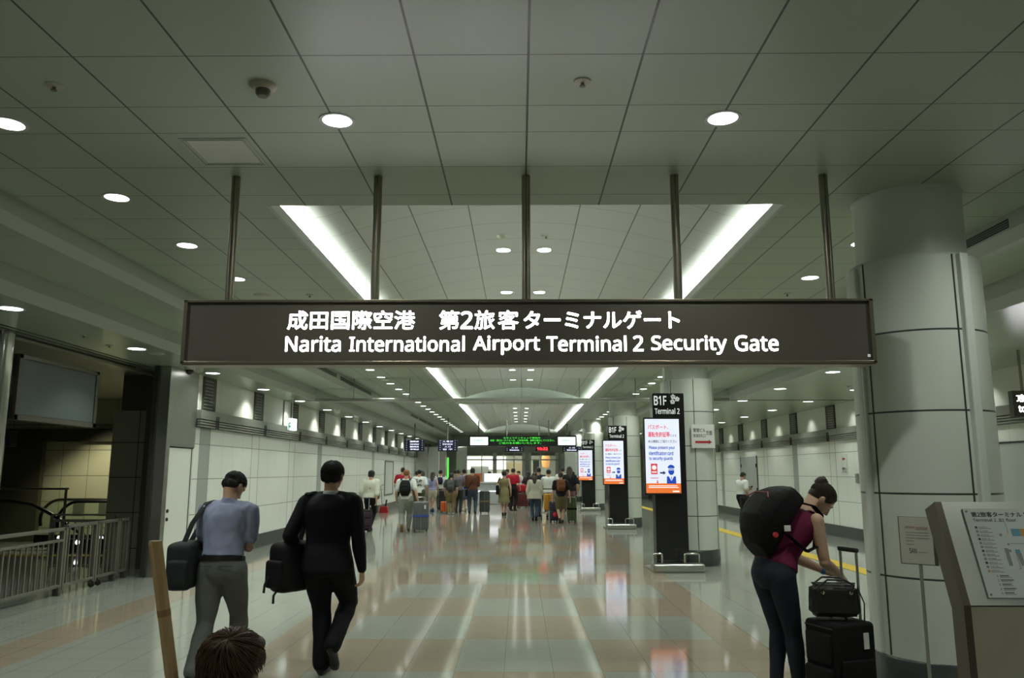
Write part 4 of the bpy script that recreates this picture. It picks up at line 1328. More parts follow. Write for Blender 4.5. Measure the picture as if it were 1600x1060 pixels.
# hanging rail sign at the far end of the pillar side
t = thing('hanging_sign', 'dark hanging railway sign with white letters beyond the big pillar', 'sign', (7.6, 11.0, 2.3))
MB().box(6.78, 7.80, 11.0, 11.10, 2.34, 2.70, 0.006).build('sign_box', m_signface, t)
f = frame_front(10.999 - 11.0, -7.6, -2.3)
text_on('京成線', m_lit_letter, t, 6.83, 7.35, 2.545, 2.645, f, 0.014)
text_on('to Keisei Line', m_lit_letter, t, 6.845, 7.5, 2.405, 2.50, f, 0.014)
for x in (6.95, 7.7):
    MB().cyl((x, 11.05, 2.70), (x, 11.05, ZL), 0.02, seg=12).build('hanger', m_bronze, t)

# ------------------------------------------------------------------ signs over the security gate
GY = 37.0
m_led_g = mat('led_green', (0.0, 0.2, 0.0), 0.4, emit=1.6, emit_c=(0.06, 0.80, 0.05))
m_led_r = mat('led_red', (0.3, 0.0, 0.0), 0.4, emit=3.0, emit_c=(1.0, 0.04, 0.06))
m_lightbox = mat('lightbox_white', (0.9, 0.92, 0.92), 0.4, emit=1.1, emit_c=(0.92, 1.0, 1.0))
m_dimletter = mat('dim_lit_lettering', (0.8, 0.8, 0.85), 0.5, emit=0.55, emit_c=(0.85, 0.88, 1.0))
m_navy = mat('sign_dark_navy', (0.010, 0.012, 0.045), 0.4)
t = thing('led_sign', 'long black overhead board with green LED lines between two white lightboxes', 'sign', (0.13, GY, 2.75))
MB().box(-2.34, 2.62, GY, GY + 0.25, 2.745, 3.235, 0.01).build('sign_body', m_black, t)
f = frame_front(-0.003, -0.13, -2.75)
for a, b_ in ((-2.28, -1.46), (1.77, 2.57)):
    p_ = MB().box(a, b_, GY - 0.003, GY, 2.80, 3.17).build('lightbox', m_lightbox, t)
    text_on('NAA', mat('lightbox_green', (0.05, 0.3, 0.1), 0.5, emit=0.5, emit_c=(0.2, 0.75, 0.4)), p_, a + 0.16, b_ - 0.22, 2.98, 3.06, f, 0.02)
text_on('セキュリティチェック実施中', m_led_g, t, -0.75, 0.95, 3.09, 3.17, f, 0.0)
text_on('本館・第2ターミナルへは、ご利用の際、旅券を提示してください。', m_led_g, t, -1.36, 1.60, 2.97, 3.06, f, 0.0)
text_on('ご協力をお願いいたします。', m_led_g, t, -0.95, 1.0, 2.85, 2.94, f, 0.0)
for x in (-1.9, -0.6, 0.9, 1.35, 2.2):
    MB().cyl((x, GY + 0.12, 3.23), (x, GY + 0.12, ZC + 0.16), 0.035, seg=12).build('hanger', m_slotb, t)


def small_sign(xc, y, w, z0, z1, lines, label, hang, col_side=True):
    t = thing('gate_sign', label, 'sign', (xc, y, z0))
    MB().box(xc - w / 2, xc + w / 2, y, y + 0.12, z0, z1, 0.01).build('sign_body', m_navy, t)
    f = frame_front(-0.002, 0, 0)
    n = len(lines)
    h = (z1 - z0) / (n + 0.3)
    for k, (s, ww) in enumerate(lines):
        zb = (z1 - z0) - (k + 1) * h
        text_on(s, m_dimletter, t, -ww / 2, ww / 2, zb + h * 0.14, zb + h * 0.72, f, 0.012)
    for s in (-1, 1):
        x = s * (w / 2 - 0.09)
        mb = [rect(x - 0.013, x + 0.013, 0.05 + k * 0.09, 0.080 + k * 0.09) for k in range(max(2, int((z1 - z0) / 0.09)))]
        flat_shape(m_letter, t, mb, f, 'dot_marking', 0.001)
    if hang:
        for s in ((-1, 1) if hang == 2 else (0,)):
            MB().cyl((xc + s * w * 0.35, y + 0.06, z1), (xc + s * w * 0.35, y + 0.06, ZS if xc < -4 else ZC), 0.025, seg=10).build('hanger', m_slotb, t)


small_sign(-4.33, 33.0, 0.82, 2.42, 2.88, [('国際線', 0.36), ('International', 0.36), ('国际航线', 0.36), ('국제선', 0.36)], 'dark blue hanging sign with four text lines close to the white wall', 1)
small_sign(-2.96, 33.0, 0.80, 2.42, 2.88, [('入 場 口', 0.40), ('Entrance', 0.40), ('入 口', 0.24), ('입 구', 0.40)], 'dark blue hanging sign with four text lines next to the green LED board', 1)
small_sign(-0.24, 37.05, 0.86, 2.50, 2.735, [('入 口', 0.28), ('Entrance', 0.42)], 'small dark blue sign under the middle of the green LED board', 0)
small_sign(2.40, 37.05, 0.86, 2.50, 2.735, [('入 口', 0.28), ('Entrance', 0.42)], 'small dark blue sign under the end of the LED board near the pillars', 0)
t = thing('led_clock', 'black digital clock with red figures under the LED board', 'clock', (1.06, 37.05, 2.5))
MB().box(0.72, 1.38, 37.05, 37.15, 2.53, 2.735, 0.008).build('clock_body', m_black, t)
text_on('10:22', m_led_r, t, -0.26, 0.24, 0.065, 0.195, frame_front(-0.002), 0.03)
# gate furniture
t = thing('gate_counter', 'pale security counter with a glowing white screen below the LED board', 'counter', (-1.3, 40.0, 0))
MB().box(-2.3, -0.55, 40.0, 40.9, 0.0, 1.02, 0.02).build('counter_body', mat('counter_grey', (0.42, 0.45, 0.46), 0.35), t)
MB().box(-2.35, -0.50, 39.95, 40.95, 1.02, 1.08, 0.01).build('counter_top', m_plain, t)
MB().box(-2.32, -0.53, 39.985, 40.0, 0.62, 0.66).build('counter_band', m_lit_letter, t)
MB().box(-1.75, -0.75, 40.0, 40.08, 1.10, 1.50).build('screen', mat('counter_screen', (0.8, 0.8, 0.9), 0.4, emit=1.1, emit_c=(0.95, 0.93, 1.0)), t)
o = MB().box(-2.25, -1.9, 39.7, 39.98, 1.081, 1.50, 0.02).build('notice_box', mat('box_orange', (0.45, 0.10, 0.02), 0.5))
o.location.y += 0.35
tag(o, 'orange-red box standing on the security counter', 'box')
t = thing('gate_post', 'steel gate column with a tall green light strip near the entrance', 'post', (-3.9, 41.0, 0))
MB().box(-4.05, -3.75, 40.9, 41.2, 0, 2.8, 0.01).build('post_body', m_steel, t)
MB().box(-3.70, -3.60, 40.9, 41.0, 0.9, 2.3).build('green_strip', mat('green_glow', (0.02, 0.3, 0.02), 0.4, emit=0.8, emit_c=(0.15, 0.9, 0.10)), t)
for k, x in enumerate((-5.2, -4.6, -3.1, 2.7, 3.6)):
    o = MB().box(x - 0.28, x + 0.28, 43.0, 43.4, 0, 2.9, 0.01).build('gate_pylon', m_steel if k % 2 == 0 else m_gate)
    tag(o, ['steel gate pylon standing closest to the long white wall', 'grey gate pylon next to the steel one by the white wall', 'steel gate pylon just past the green light strip', 'grey gate pylon at the end of the LED board by the pillars', 'steel gate pylon between the LED board and the last pillar'][k], 'pylon')
t = thing('wall_notice', 'small white notice with a red mark on the pale gate panel', 'sign', (2.9, YF - 0.03, 2.0))
MB().box(2.75, 3.10, YF - 0.04, YF - 0.031, 1.95, 2.42).build('notice_board', m_paper, t)
flat_shape(m_inkr, t, [disc(0.02, 0.27, 0.07, 16)], frame_front(-0.0105), 'red_mark')

# ------------------------------------------------------------------ people
m_skin = mat('skin_light', (0.48, 0.29, 0.20), 0.5, spec=0.35, var=0.06, vscale=25)
m_skin2 = mat('skin_fair', (0.52, 0.33, 0.24), 0.5, spec=0.35, var=0.06, vscale=25)


def hair_mat(name, col):
    return mat(name, col, 0.42, spec=0.4, var=0.35, vscale=90, bump=0.5, bscale=140, aniso=(6, 6, 1))


h_black = hair_mat('hair_black', (0.010, 0.009, 0.009))
h_brown = hair_mat('hair_dark_brown', (0.030, 0.017, 0.011))
h_ginger = hair_mat('hair_ginger', (0.22, 0.085, 0.025))
h_child = hair_mat('hair_brown', (0.125, 0.068, 0.038))


def cloth(name, col, rough=0.8, bump=0.35, bscale=9.0, var=0.10):
    return mat('cloth_' + name, col, rough, spec=0.2, var=var, vscale=14, bump=bump, bscale=bscale)


def remesh(mb, name, mt, voxel, smooth=3, parent=None, wrinkle=0.0, wscale=9.0, keep=None):
    """one continuous closed surface out of the overlapping lofts in mb"""
    me = mb.mesh(name, mt)
    o = bpy.data.objects.new(name, me)
    r = o.modifiers.new('r', 'REMESH')
    r.mode = 'VOXEL'
    r.voxel_size = voxel
    if smooth:
        s = o.modifiers.new('s', 'SMOOTH')
        s.factor = 0.5
        s.iterations = smooth
    me2 = evaluate(o)
    me2.name = name
    if wrinkle:
        N = len(me2.vertices)
        co, no = [0.0] * (3 * N), [0.0] * (3 * N)
        me2.vertices.foreach_get('co', co)
        me2.vertex_normals.foreach_get('vector', no)
        for k in range(0, 3 * N, 3):
            x, y, z = co[k:k + 3]
            n = mnoise.noise((x * wscale, y * wscale, z * wscale * 0.55 + x * 3)) + 0.5 * mnoise.noise((x * wscale * 2.3 + 7, y * wscale * 2.3, z * wscale * 1.3))
            for j in range(3):
                co[k + j] += no[k + j] * wrinkle * n
        me2.vertices.foreach_set('co', co)
        me2.update()
    me2.shade_smooth()
    if not me2.materials:
        me2.materials.append(mt)
    ob = bpy.data.objects.new(name, me2)
    COL.objects.link(ob)
    ob.parent = parent
    return ob


def ik(a, b, l1, l2, pole):
    """middle joint of a two-bone chain from a to b bending towards pole; also the reached end"""
    a, b, pole = Vector(a), Vector(b), Vector(pole)
    d = b - a
    L = d.length
    if L > (l1 + l2) * 0.999:
        b = a + d * ((l1 + l2) * 0.999 / L)
        d = b - a
        L = d.length
    x = (l1 * l1 - l2 * l2 + L * L) / (2 * L)
    h = math.sqrt(max(l1 * l1 - x * x, 0))
    u = d.normalized()
    p = pole - u * pole.dot(u)
    p.normalize()
    return a + u * x + p * h, b


class Fig:
    """joints of one posed figure in its own frame (forward +y), lengths in metres"""

    def __init__(self, H, female=False, lean=3, bend=0, twist=0, feet=None, hands=None, pelvis=None, head=(0, 0, 0), elbow=None, build=1.0, knee_out=0.15, side=0.0, wide=1.0):
        self.H, self.female, self.k = H, female, build
        h = H
        fx = 0.052 * h
        feet = feet or ((-fx, 0.0, 0.0, 0), (fx, 0.0, 0.0, 0))
        self.feet = feet
        pz = pelvis[2] * h if pelvis else 0.515 * h
        self.P = Vector((pelvis[0] * h if pelvis else 0, pelvis[1] * h if pelvis else 0, pz))
        tw = R(twist)
        self.S = Vector((math.cos(tw), math.sin(tw), 0))
        # legs
        self.legs = []
        for i, sx in enumerate((-1, 1)):
            hip = self.P + Vector((sx * (0.054 if female else 0.050) * h, 0, -0.005 * h))
            x, y, lift, pitch = feet[i]
            pr = R(pitch)
            # ankle over the ground, foot pitched about its ball
            ank = Vector((x, y, 0.048 * h + lift))
            if pitch > 0:
                ball = Vector((x, y + 0.075 * h, lift + 0.012 * h))
                rel = Vector((0, -0.075 * h, 0.036 * h))
                ank = ball + Vector((0, rel.y * math.cos(pr) + rel.z * math.sin(pr), -rel.y * math.sin(pr) + rel.z * math.cos(pr)))
            knee, ank = ik(hip, ank, 0.245 * h, 0.237 * h, Vector((sx * knee_out, 1, 0.1)))
            self.legs.append((hip, knee, ank, pr))
        # spine: three segments bending forward
        pts = [self.P.copy()]
        n = 6
        for i in range(n):
            a = R(lean + bend * (i / (n - 1)))
            pts.append(pts[-1] + Vector((side * 0.05 * h / n, math.sin(a), math.cos(a))) * (0.300 * h / n))
        self.spine = pts
        a = R(lean + bend)
        self.up = Vector((0, math.sin(a), math.cos(a)))
        self.neck = pts[-1]
        hp, hy, hr = head
        na = R(lean + bend * 1.0 + hp * 0.45)
        self.ndir = Vector((0, math.sin(na), math.cos(na)))
        self.headc = self.neck + self.ndir * 0.092 * h + Vector((0, 0.012 * h, 0))
        ha = R(lean + bend + hp)
        self.HM = Matrix.Translation(self.headc) @ Matrix.Rotation(R(hy) + tw * 0.5, 4, 'Z') @ Matrix.Rotation(-ha, 4, 'X') @ Matrix.Rotation(R(hr), 4, 'Y')
        # arms
        self.arms = []
        hands = hands or (None, None)
        sw = (0.098 if female else 0.112) * h * wide
        for i, sx in enumerate((-1, 1)):
            c = self.spine[5] * 0.55 + self.spine[6] * 0.45
            sh = c + self.S * sx * sw - self.up * 0.008 * h
            wr = hands[i]
            if wr is None:
                wr = (sx * 0.145, 0.035, 0.475)
            wr = Vector(wr) * h
            pole = Vector((sx * 0.35, -1, -0.2)) if not elbow or elbow[i] is None else Vector(elbow[i])
            el, wr = ik(sh, wr, 0.172 * h, 0.148 * h, pole)
            self.arms.append((sh, el, wr))

    def ring(self, t):
        """torso section at t: 0 hips .. 1 neck base; below 0 goes straight down"""
        h = self.H
        T = ([0, .12, .28, .45, .62, .78, .88, .95, 1.0],
             [.102, .100, .081, .083, .093, .103, .098, .070, .040] if self.female else [.094, .094, .086, .092, .103, .110, .106, .074, .042],
             [.074, .074, .058, .060, .070, .068, .056, .046, .040] if self.female else [.072, .072, .064, .066, .072, .072, .060, .048, .042])
        if t <= 0:
            p = self.P + Vector((0, 0, t * 0.30 * h))
            return p, T[1][0] * h * self.k, T[2][0] * h * self.k
        x = min(t, 0.9999) * 6
        i = int(x)
        p = self.spine[i].lerp(self.spine[i + 1], x - i)
        for j in range(len(T[0]) - 1):
            if T[0][j] <= t <= T[0][j + 1] + 1e-6:
                f = (t - T[0][j]) / (T[0][j + 1] - T[0][j])
                kk = 1 + (self.k - 1) * (1 - max(0, (t - 0.8) / 0.2))
                return p, (T[1][j] + f * (T[1][j + 1] - T[1][j])) * h * kk, (T[2][j] + f * (T[2][j + 1] - T[2][j])) * h * kk
        return p, T[1][-1] * h, T[2][-1] * h

    def torso(self, mb, t0, t1, infl, n=14, flare=0.0, seg=24, shift=0.0, taper=0.0):
        pts, rr = [], []
        for i in range(n + 1):
            t = t0 + (t1 - t0) * i / n
            p, a, b_ = self.ring(t)
            f = flare * max(0, (0.25 - t))
            if taper and t < 0:
                m_ = 1 - taper * min(1, -t / 0.2) ** 2
                a, b_ = a * m_, b_ * m_
            pts.append(p + Vector((0, shift, 0)))
            rr.append((a + infl + f, b_ + infl + f))
        mb.sweep(pts, rr, seg, hint=self.S)
        return mb

    def limb(self, mb, pts, rad, n=7, seg=16, flat=1.0):
        """tapered limb through the joints with a rounded bend"""
        P_, r_ = [], []
        for i in range(len(pts) - 1):
            for k in range(n):
                f = k / n
                P_.append(pts[i].lerp(pts[i + 1], f))
                r_.append(rad(i + f))
        P_.append(pts[-1])
        r_.append(rad(len(pts) - 1))
        # ease the corner
        Q = [P_[0]] + [(P_[i - 1] + P_[i] * 2 + P_[i + 1]) / 4 for i in range(1, len(P_) - 1)] + [P_[-1]]
        mb.sweep(Q, r_, seg)
        for j, p in enumerate(pts):
            mb.ball(p if j not in (0,) else p, rad(j) * 0.98, 14, 10)
        return mb


def interp(x, xs, ys):
    for i in range(len(xs) - 1):
        if x <= xs[i + 1]:
            f = (x - xs[i]) / (xs[i + 1] - xs[i])
            return ys[i] + f * (ys[i + 1] - ys[i])
    return ys[-1]


def arm_r(h, k=1.0):
    return lambda x: h * k * interp(x, [0, .25, .6, 1, 1.25, 1.6, 2], [.031, .029, .026, .0235, .0245, .020, .0150])


def leg_r(h, k=1.0):
    return lambda x: h * k * interp(x, [0, .2, .6, 1, 1.3, 1.65, 2], [.056, .053, .044, .033, .034, .027, .0215])


def hand(mb, w, d, n, side, h, curl=(25, 30, 20), spread=5, thumb=35, curls=None):
    """palm, four unequal bent fingers and a thumb; d = pointing, n = palm normal, side = direction of the thumb"""
    d = Vector(d).normalized()
    n = (Vector(n) - d * Vector(n).dot(d)).normalized()
    s = Vector(side)
    s = (s - d * s.dot(d) - n * s.dot(n)).normalized()
    k = h / 1.7
    L = 0.088 * k
    mb.sweep([w - d * 0.015 * k, w + d * 0.012 * k, w + d * 0.04 * k, w + d * L * 0.9, w + d * L], [(0.022 * k, 0.017 * k), (0.027 * k, 0.017 * k), (0.037 * k, 0.016 * k), (0.039 * k, 0.012 * k), (0.034 * k, 0.010 * k)], 14, hint=s)
    for i, (off, ln) in enumerate(((0.030, .073), (0.0105, .081), (-0.0095, .075), (-0.0285, .060))):
        c = curls[i] if curls else curl
        p = w + d * (L * (0.93 if i in (1, 2) else 0.88)) + s * off * k
        a = R(spread * (1.5 - i))
        fd = (d * math.cos(a) + s * math.sin(a)).normalized()
        pts, rr = [p - fd * 0.012 * k, p], [0.0092 * k, 0.0092 * k]
        ang = 0
        for j, (f, cc) in enumerate(zip((.46, .30, .24), c)):
            ang += R(cc)
            v = fd * math.cos(ang) + n * math.sin(ang)
            q0 = pts[-1]
            pts.append(q0 + v * ln * f * k)
            rr.append((0.0086 - 0.0009 * j) * k)
        mb.sweep(pts, rr, 10)
        mb.ball(pts[-1], rr[-1], 10, 8)
    a = R(thumb)
    t0 = w + d * 0.018 * k + s * 0.022 * k
    td = (s * math.cos(a) * 0.75 + d * math.sin(a) + n * 0.35).normalized()
    t1 = t0 + td * 0.036 * k
    td2 = (td + d * 0.55).normalized()
    t2 = t1 + td2 * 0.030 * k
    t3 = t2 + (td2 + d * 0.2).normalized() * 0.022 * k
    mb.sweep([t0, t1, t2, t3], [0.0145 * k, 0.0115 * k, 0.0100 * k, 0.0085 * k], 10)
    mb.ball(t3, 0.0085 * k, 10, 8)


def head_parts(mb, F):
    h = F.H
    n0 = len(mb.bm.verts)
    t = MB()
    t.ball((0, -0.004 * h, 0.010 * h), (0.0445 * h, 0.054 * h, 0.049 * h), 28, 18)
    t.ball((0, 0.016 * h, -0.016 * h), (0.0385 * h, 0.036 * h, 0.046 * h), 24, 16)
    t.ball((0, 0.016 * h, -0.036 * h), (0.033 * h, 0.033 * h, 0.030 * h), 20, 14)
    t.ball((0, 0.036 * h, -0.055 * h), (0.014 * h, 0.013 * h, 0.011 * h), 14, 10)
    t.sweep([(0, 0.046 * h, 0.006 * h), (0, 0.054 * h, -0.010 * h), (0, 0.061 * h, -0.0225 * h), (0, 0.050 * h, -0.026 * h)], [0.006 * h, 0.0075 * h, 0.009 * h, 0.008 * h], 10)
    t.ball((-0.007 * h, 0.053 * h, -0.0235 * h), 0.0058 * h, 8, 6)
    t.ball((0.007 * h, 0.053 * h, -0.0235 * h), 0.0058 * h, 8, 6)
    t.ball((0, 0.047 * h, -0.0375 * h), (0.0145 * h, 0.0085 * h, 0.0042 * h), 12, 8)
    t.ball((0, 0.046 * h, -0.0435 * h), (0.012 * h, 0.0085 * h, 0.0045 * h), 12, 8)
    t.sweep([(-0.03 * h, 0.040 * h, 0.010 * h), (0, 0.048 * h, 0.011 * h), (0.03 * h, 0.040 * h, 0.010 * h)], 0.0065 * h, 8)
    for s in (-1, 1):
        t.ball((s * 0.0455 * h, -0.002 * h, -0.009 * h), (0.0065 * h, 0.0145 * h, 0.0195 * h), 12, 10, Euler((0.15, 0, s * 0.35)).to_matrix())
        t.ball((s * 0.0425 * h, 0.000 * h, -0.022 * h), (0.006 * h, 0.008 * h, 0.008 * h), 8, 6)
    bmesh.ops.transform(t.bm, matrix=F.HM, verts=t.bm.verts)
    me = bpy.data.meshes.new('t')
    t.bm.to_mesh(me)
    t.bm.free()
    mb.bm.from_mesh(me)
    bpy.data.meshes.remove(me)
    # neck
    hb = F.HM @ Vector((0, -0.018 * h, -0.022 * h))
    mb.sweep([F.neck - F.up * 0.035 * h, F.neck, F.neck.lerp(hb, 0.5), hb], [(0.040 * h, 0.036 * h), (0.036 * h, 0.035 * h), (0.0315 * h, 0.033 * h), (0.032 * h, 0.034 * h)], 18, hint=F.S)


def face_details(F, root, brow=None):
    h = F.H
    for s in (-1, 1):
        mb = MB().ball((s * 0.0175 * h, 0.0425 * h, -0.003 * h), 0.0075 * h, 14, 10)
        bmesh.ops.transform(mb.bm, matrix=F.HM, verts=mb.bm.verts)
        e = mb.build('eye', mat('eye_white', (0.70, 0.68, 0.64), 0.25), root, smooth=True, local=True)
        mb = MB().ball((s * 0.0175 * h, 0.0475 * h, -0.0035 * h), (0.0038 * h, 0.0027 * h, 0.0038 * h), 12, 8)
        bmesh.ops.transform(mb.bm, matrix=F.HM, verts=mb.bm.verts)
        mb.build('iris', mat('eye_iris', (0.03, 0.02, 0.012), 0.2), e, smooth=True, local=True)
        mb = MB().sweep([(s * 0.009 * h, 0.0515 * h, 0.012 * h), (s * 0.018 * h, 0.0495 * h, 0.0145 * h), (s * 0.028 * h, 0.042 * h, 0.0125 * h)], [0.0018 * h, 0.0024 * h, 0.0012 * h], 8)
        bmesh.ops.transform(mb.bm, matrix=F.HM, verts=mb.bm.verts)
        mb.build('eyebrow', brow or h_brown, root, smooth=True, local=True)
    mb = MB().ball((0, 0.0495 * h, -0.0405 * h), (0.0125 * h, 0.0065 * h, 0.0055 * h), 14, 8)
    bmesh.ops.transform(mb.bm, matrix=F.HM, verts=mb.bm.verts)
    mb.build('mouth', mat('lips', (0.34, 0.13, 0.11), 0.45), root, smooth=True, local=True)


def hair_mesh(F, style, mt, root, voxel, strands=None):
    h = F.H
    t = MB()
    cap_c, cap_r = (0, -0.010 * h, 0.016 * h), (0.0495 * h, 0.058 * h, 0.051 * h)
    if style in ('short', 'crop'):
        k = 1.0 if style == 'short' else 0.965
        t.ball(cap_c, tuple(r * k for r in cap_r), 28, 18)
        t.ball((0, -0.030 * h, -0.010 * h), (0.042 * h, 0.034 * h, 0.036 * h), 20, 14)
        if style == 'short':
            t.ball((0, 0.022 * h, 0.038 * h), (0.040 * h, 0.030 * h, 0.022 * h), 18, 12)
            for s in (-1, 1):
                t.ball((s * 0.042 * h, 0.006 * h, 0.006 * h), (0.008 * h, 0.016 * h, 0.022 * h), 10, 8)
    elif style == 'tousled':
        t.ball(cap_c, tuple(r * 0.99 for r in cap_r), 28, 18)
        t.ball((0, -0.030 * h, -0.012 * h), (0.042 * h, 0.034 * h, 0.036 * h), 20, 14)
        t.ball((0.010 * h, 0.020 * h, 0.042 * h), (0.040 * h, 0.032 * h, 0.020 * h), 18, 12)
    elif style == 'bob':
        t.ball((0, -0.008 * h, 0.012 * h), (0.056 * h, 0.064 * h, 0.057 * h), 28, 18)
        t.ball((0, -0.020 * h, -0.022 * h), (0.054 * h, 0.046 * h, 0.040 * h), 24, 16)
    elif style == 'long':
        t.ball(cap_c, tuple(r * 1.04 for r in cap_r), 28, 18)
        t.sweep([(0, -0.022 * h, 0.02 * h), (0, -0.044 * h, -0.03 * h), (0, -0.066 * h, -0.08 * h), (0, -0.082 * h, -0.13 * h), (0, -0.084 * h, -0.185 * h)],
                [(0.050 * h, 0.036 * h), (0.054 * h, 0.032 * h), (0.050 * h, 0.024 * h), (0.040 * h, 0.018 * h), (0.022 * h, 0.010 * h)], 18, hint=(1, 0, 0))
        for s in (-1, 1):
            t.sweep([(s * 0.044 * h, 0.012 * h, 0.02 * h), (s * 0.050 * h, 0.002 * h, -0.03 * h), (s * 0.048 * h, -0.014 * h, -0.08 * h)], [0.016 * h, 0.015 * h, 0.010 * h], 10)
    elif style == 'bun':
        t.ball((0, -0.010 * h, 0.016 * h), (0.0485 * h, 0.057 * h, 0.050 * h), 28, 18)
        t.ball((0, -0.030 * h, -0.004 * h), (0.042 * h, 0.032 * h, 0.036 * h), 20, 14)
        t.ball((0, 0.016 * h, 0.041 * h), (0.036 * h, 0.026 * h, 0.017 * h), 18, 12)
        for s in (-1, 1):
            t.ball((s * 0.0415 * h, 0.002 * h, 0.012 * h), (0.007 * h, 0.016 * h, 0.020 * h), 10, 8)
        rnd = random.Random(5)
        b0 = Vector((0, -0.058 * h, 0.042 * h))
        t.ball(b0, 0.026 * h, 18, 12)
        for k in range(16):
            a, b_ = rnd.uniform(0, 2 * PI), rnd.uniform(-1.2, 1.2)
            v = Vector((math.cos(a) * math.cos(b_), math.sin(a) * math.cos(b_), math.sin(b_)))
            t.ball(b0 + v * 0.020 * h, 0.010 * h, 10, 8)
    elif style == 'capped':
        t.ball((0, -0.014 * h, 0.000 * h), (0.049 * h, 0.052 * h, 0.046 * h), 24, 16)
    bmesh.ops.transform(t.bm, matrix=F.HM, verts=t.bm.verts)
    o = remesh(t, 'hair', mt, voxel, 2, root, wrinkle=0.0022 * h / 1.7 * 1.6 if not strands else 0.001, wscale=60)
    if strands:
        g = strand_hair(F, *strands)
        g.bm.from_mesh(o.data)
        g.bm.to_mesh(o.data)
        g.bm.free()
        o.data.shade_smooth()
    return o


def strand_hair(F, n, ln, lift, seed, gather=None):
    """fine locks lying over the cap of hair, turning about a whorl at the back of the crown"""
    h = F.H
    rnd = random.Random(seed)
    c = Vector((0, -0.010 * h, 0.016 * h))
    r = Vector((0.0495 * h, 0.058 * h, 0.051 * h))
    wh = Vector((0.15, -0.55, 0.82)).normalized()
    g = MB()
    for k in range(n):
        v = Vector((rnd.gauss(0, 1), rnd.gauss(0, 1), rnd.gauss(0.2, 1))).normalized()
        if v.z < -0.62 or (v.y > 0.45 and v.z < 0.42) or (abs(v.x) > 0.75 and v.z < -0.12 and v.y > -0.15):
            continue
        away = v - wh * v.dot(wh)
        if away.length < 1e-3:
            continue
        away = (away - v * away.dot(v)).normalized()
        tg = (away + v.cross(away) * (0.55 + rnd.uniform(-0.35, 0.35)) + Vector((0, 0, -0.25))).normalized()
        if gather is not None:
            tg = Vector(gather) - v
        tg = (tg - v * tg.dot(v)).normalized()
        L = ln * h * rnd.uniform(0.6, 1.25)
        lf = lift * h * rnd.uniform(0.1, 1.0)
        low = v.z < 0.15 and v.y < 0.25 and gather is None
        cc, rr_ = (Vector((0, -0.026 * h, -0.006 * h)), Vector((0.0445 * h, 0.0375 * h, 0.040 * h))) if low else (c, r)
        pts = []
        for i in range(4):
            f = i / 3
            w = (v + tg * (f * L / r.y)).normalized()
            q_ = cc + Vector((w.x * rr_.x, w.y * rr_.y, w.z * rr_.z)) * (0.985 + 0.02 * f) + w * (lf * f + 0.003 * math.sin(PI * f))
            pts.append(q_)
        g.sweep(pts, [0.0018, 0.0021, 0.0016, 0.0005], 5)
    bmesh.ops.transform(g.bm, matrix=F.HM, verts=g.bm.verts)
    bmesh.ops.recalc_face_normals(g.bm, faces=g.bm.faces)
    return g


def shoe(F, i, mt, root, k=1.0, sole=None):
    h = F.H
    hip, knee, ank, pr = F.legs[i]
    x, y, lift, pitch = F.feet[i]
    t = MB()
    pts = [(0, -0.040 * h, 0.024 * h), (0, -0.028 * h, 0.026 * h), (0, 0.0, 0.030 * h), (0, 0.035 * h, 0.022 * h), (0, 0.070 * h, 0.014 * h), (0, 0.098 * h, 0.010 * h), (0, 0.108 * h, 0.008 * h)]
    rr = [(0.012 * h, 0.018 * h), (0.020 * h, 0.026 * h), (0.022 * h, 0.030 * h), (0.0245 * h, 0.023 * h), (0.027 * h, 0.017 * h), (0.021 * h, 0.012 * h), (0.010 * h, 0.007 * h)]
    t.sweep(pts, [(a * k, b_ * k) for a, b_ in rr], 16, hint=(1, 0, 0))
    t.sweep([(0, -0.012 * h, 0.02 * h), (0, -0.012 * h, 0.062 * h)], [0.025 * h * k, 0.023 * h * k], 14)
    for v in t.bm.verts:
        v.co.z = max(v.co.z, 0.001)
    base = Matrix.Translation((x, y + 0.012 * h, lift))
    if pitch > 0:
        base = Matrix.Translation((x, y + 0.075 * h, lift + 0.003)) @ Matrix.Rotation(-pr, 4, 'X') @ Matrix.Translation((0, -0.075 * h + 0.012 * h, -0.003))
    elif pitch < 0:
        base = Matrix.Translation((x, y - 0.03 * h, lift)) @ Matrix.Rotation(-pr, 4, 'X') @ Matrix.Translation((0, 0.03 * h + 0.012 * h, 0))
    bmesh.ops.transform(t.bm, matrix=base, verts=t.bm.verts)
    return remesh(t, 'shoe', mt, 0.008, 2, root)


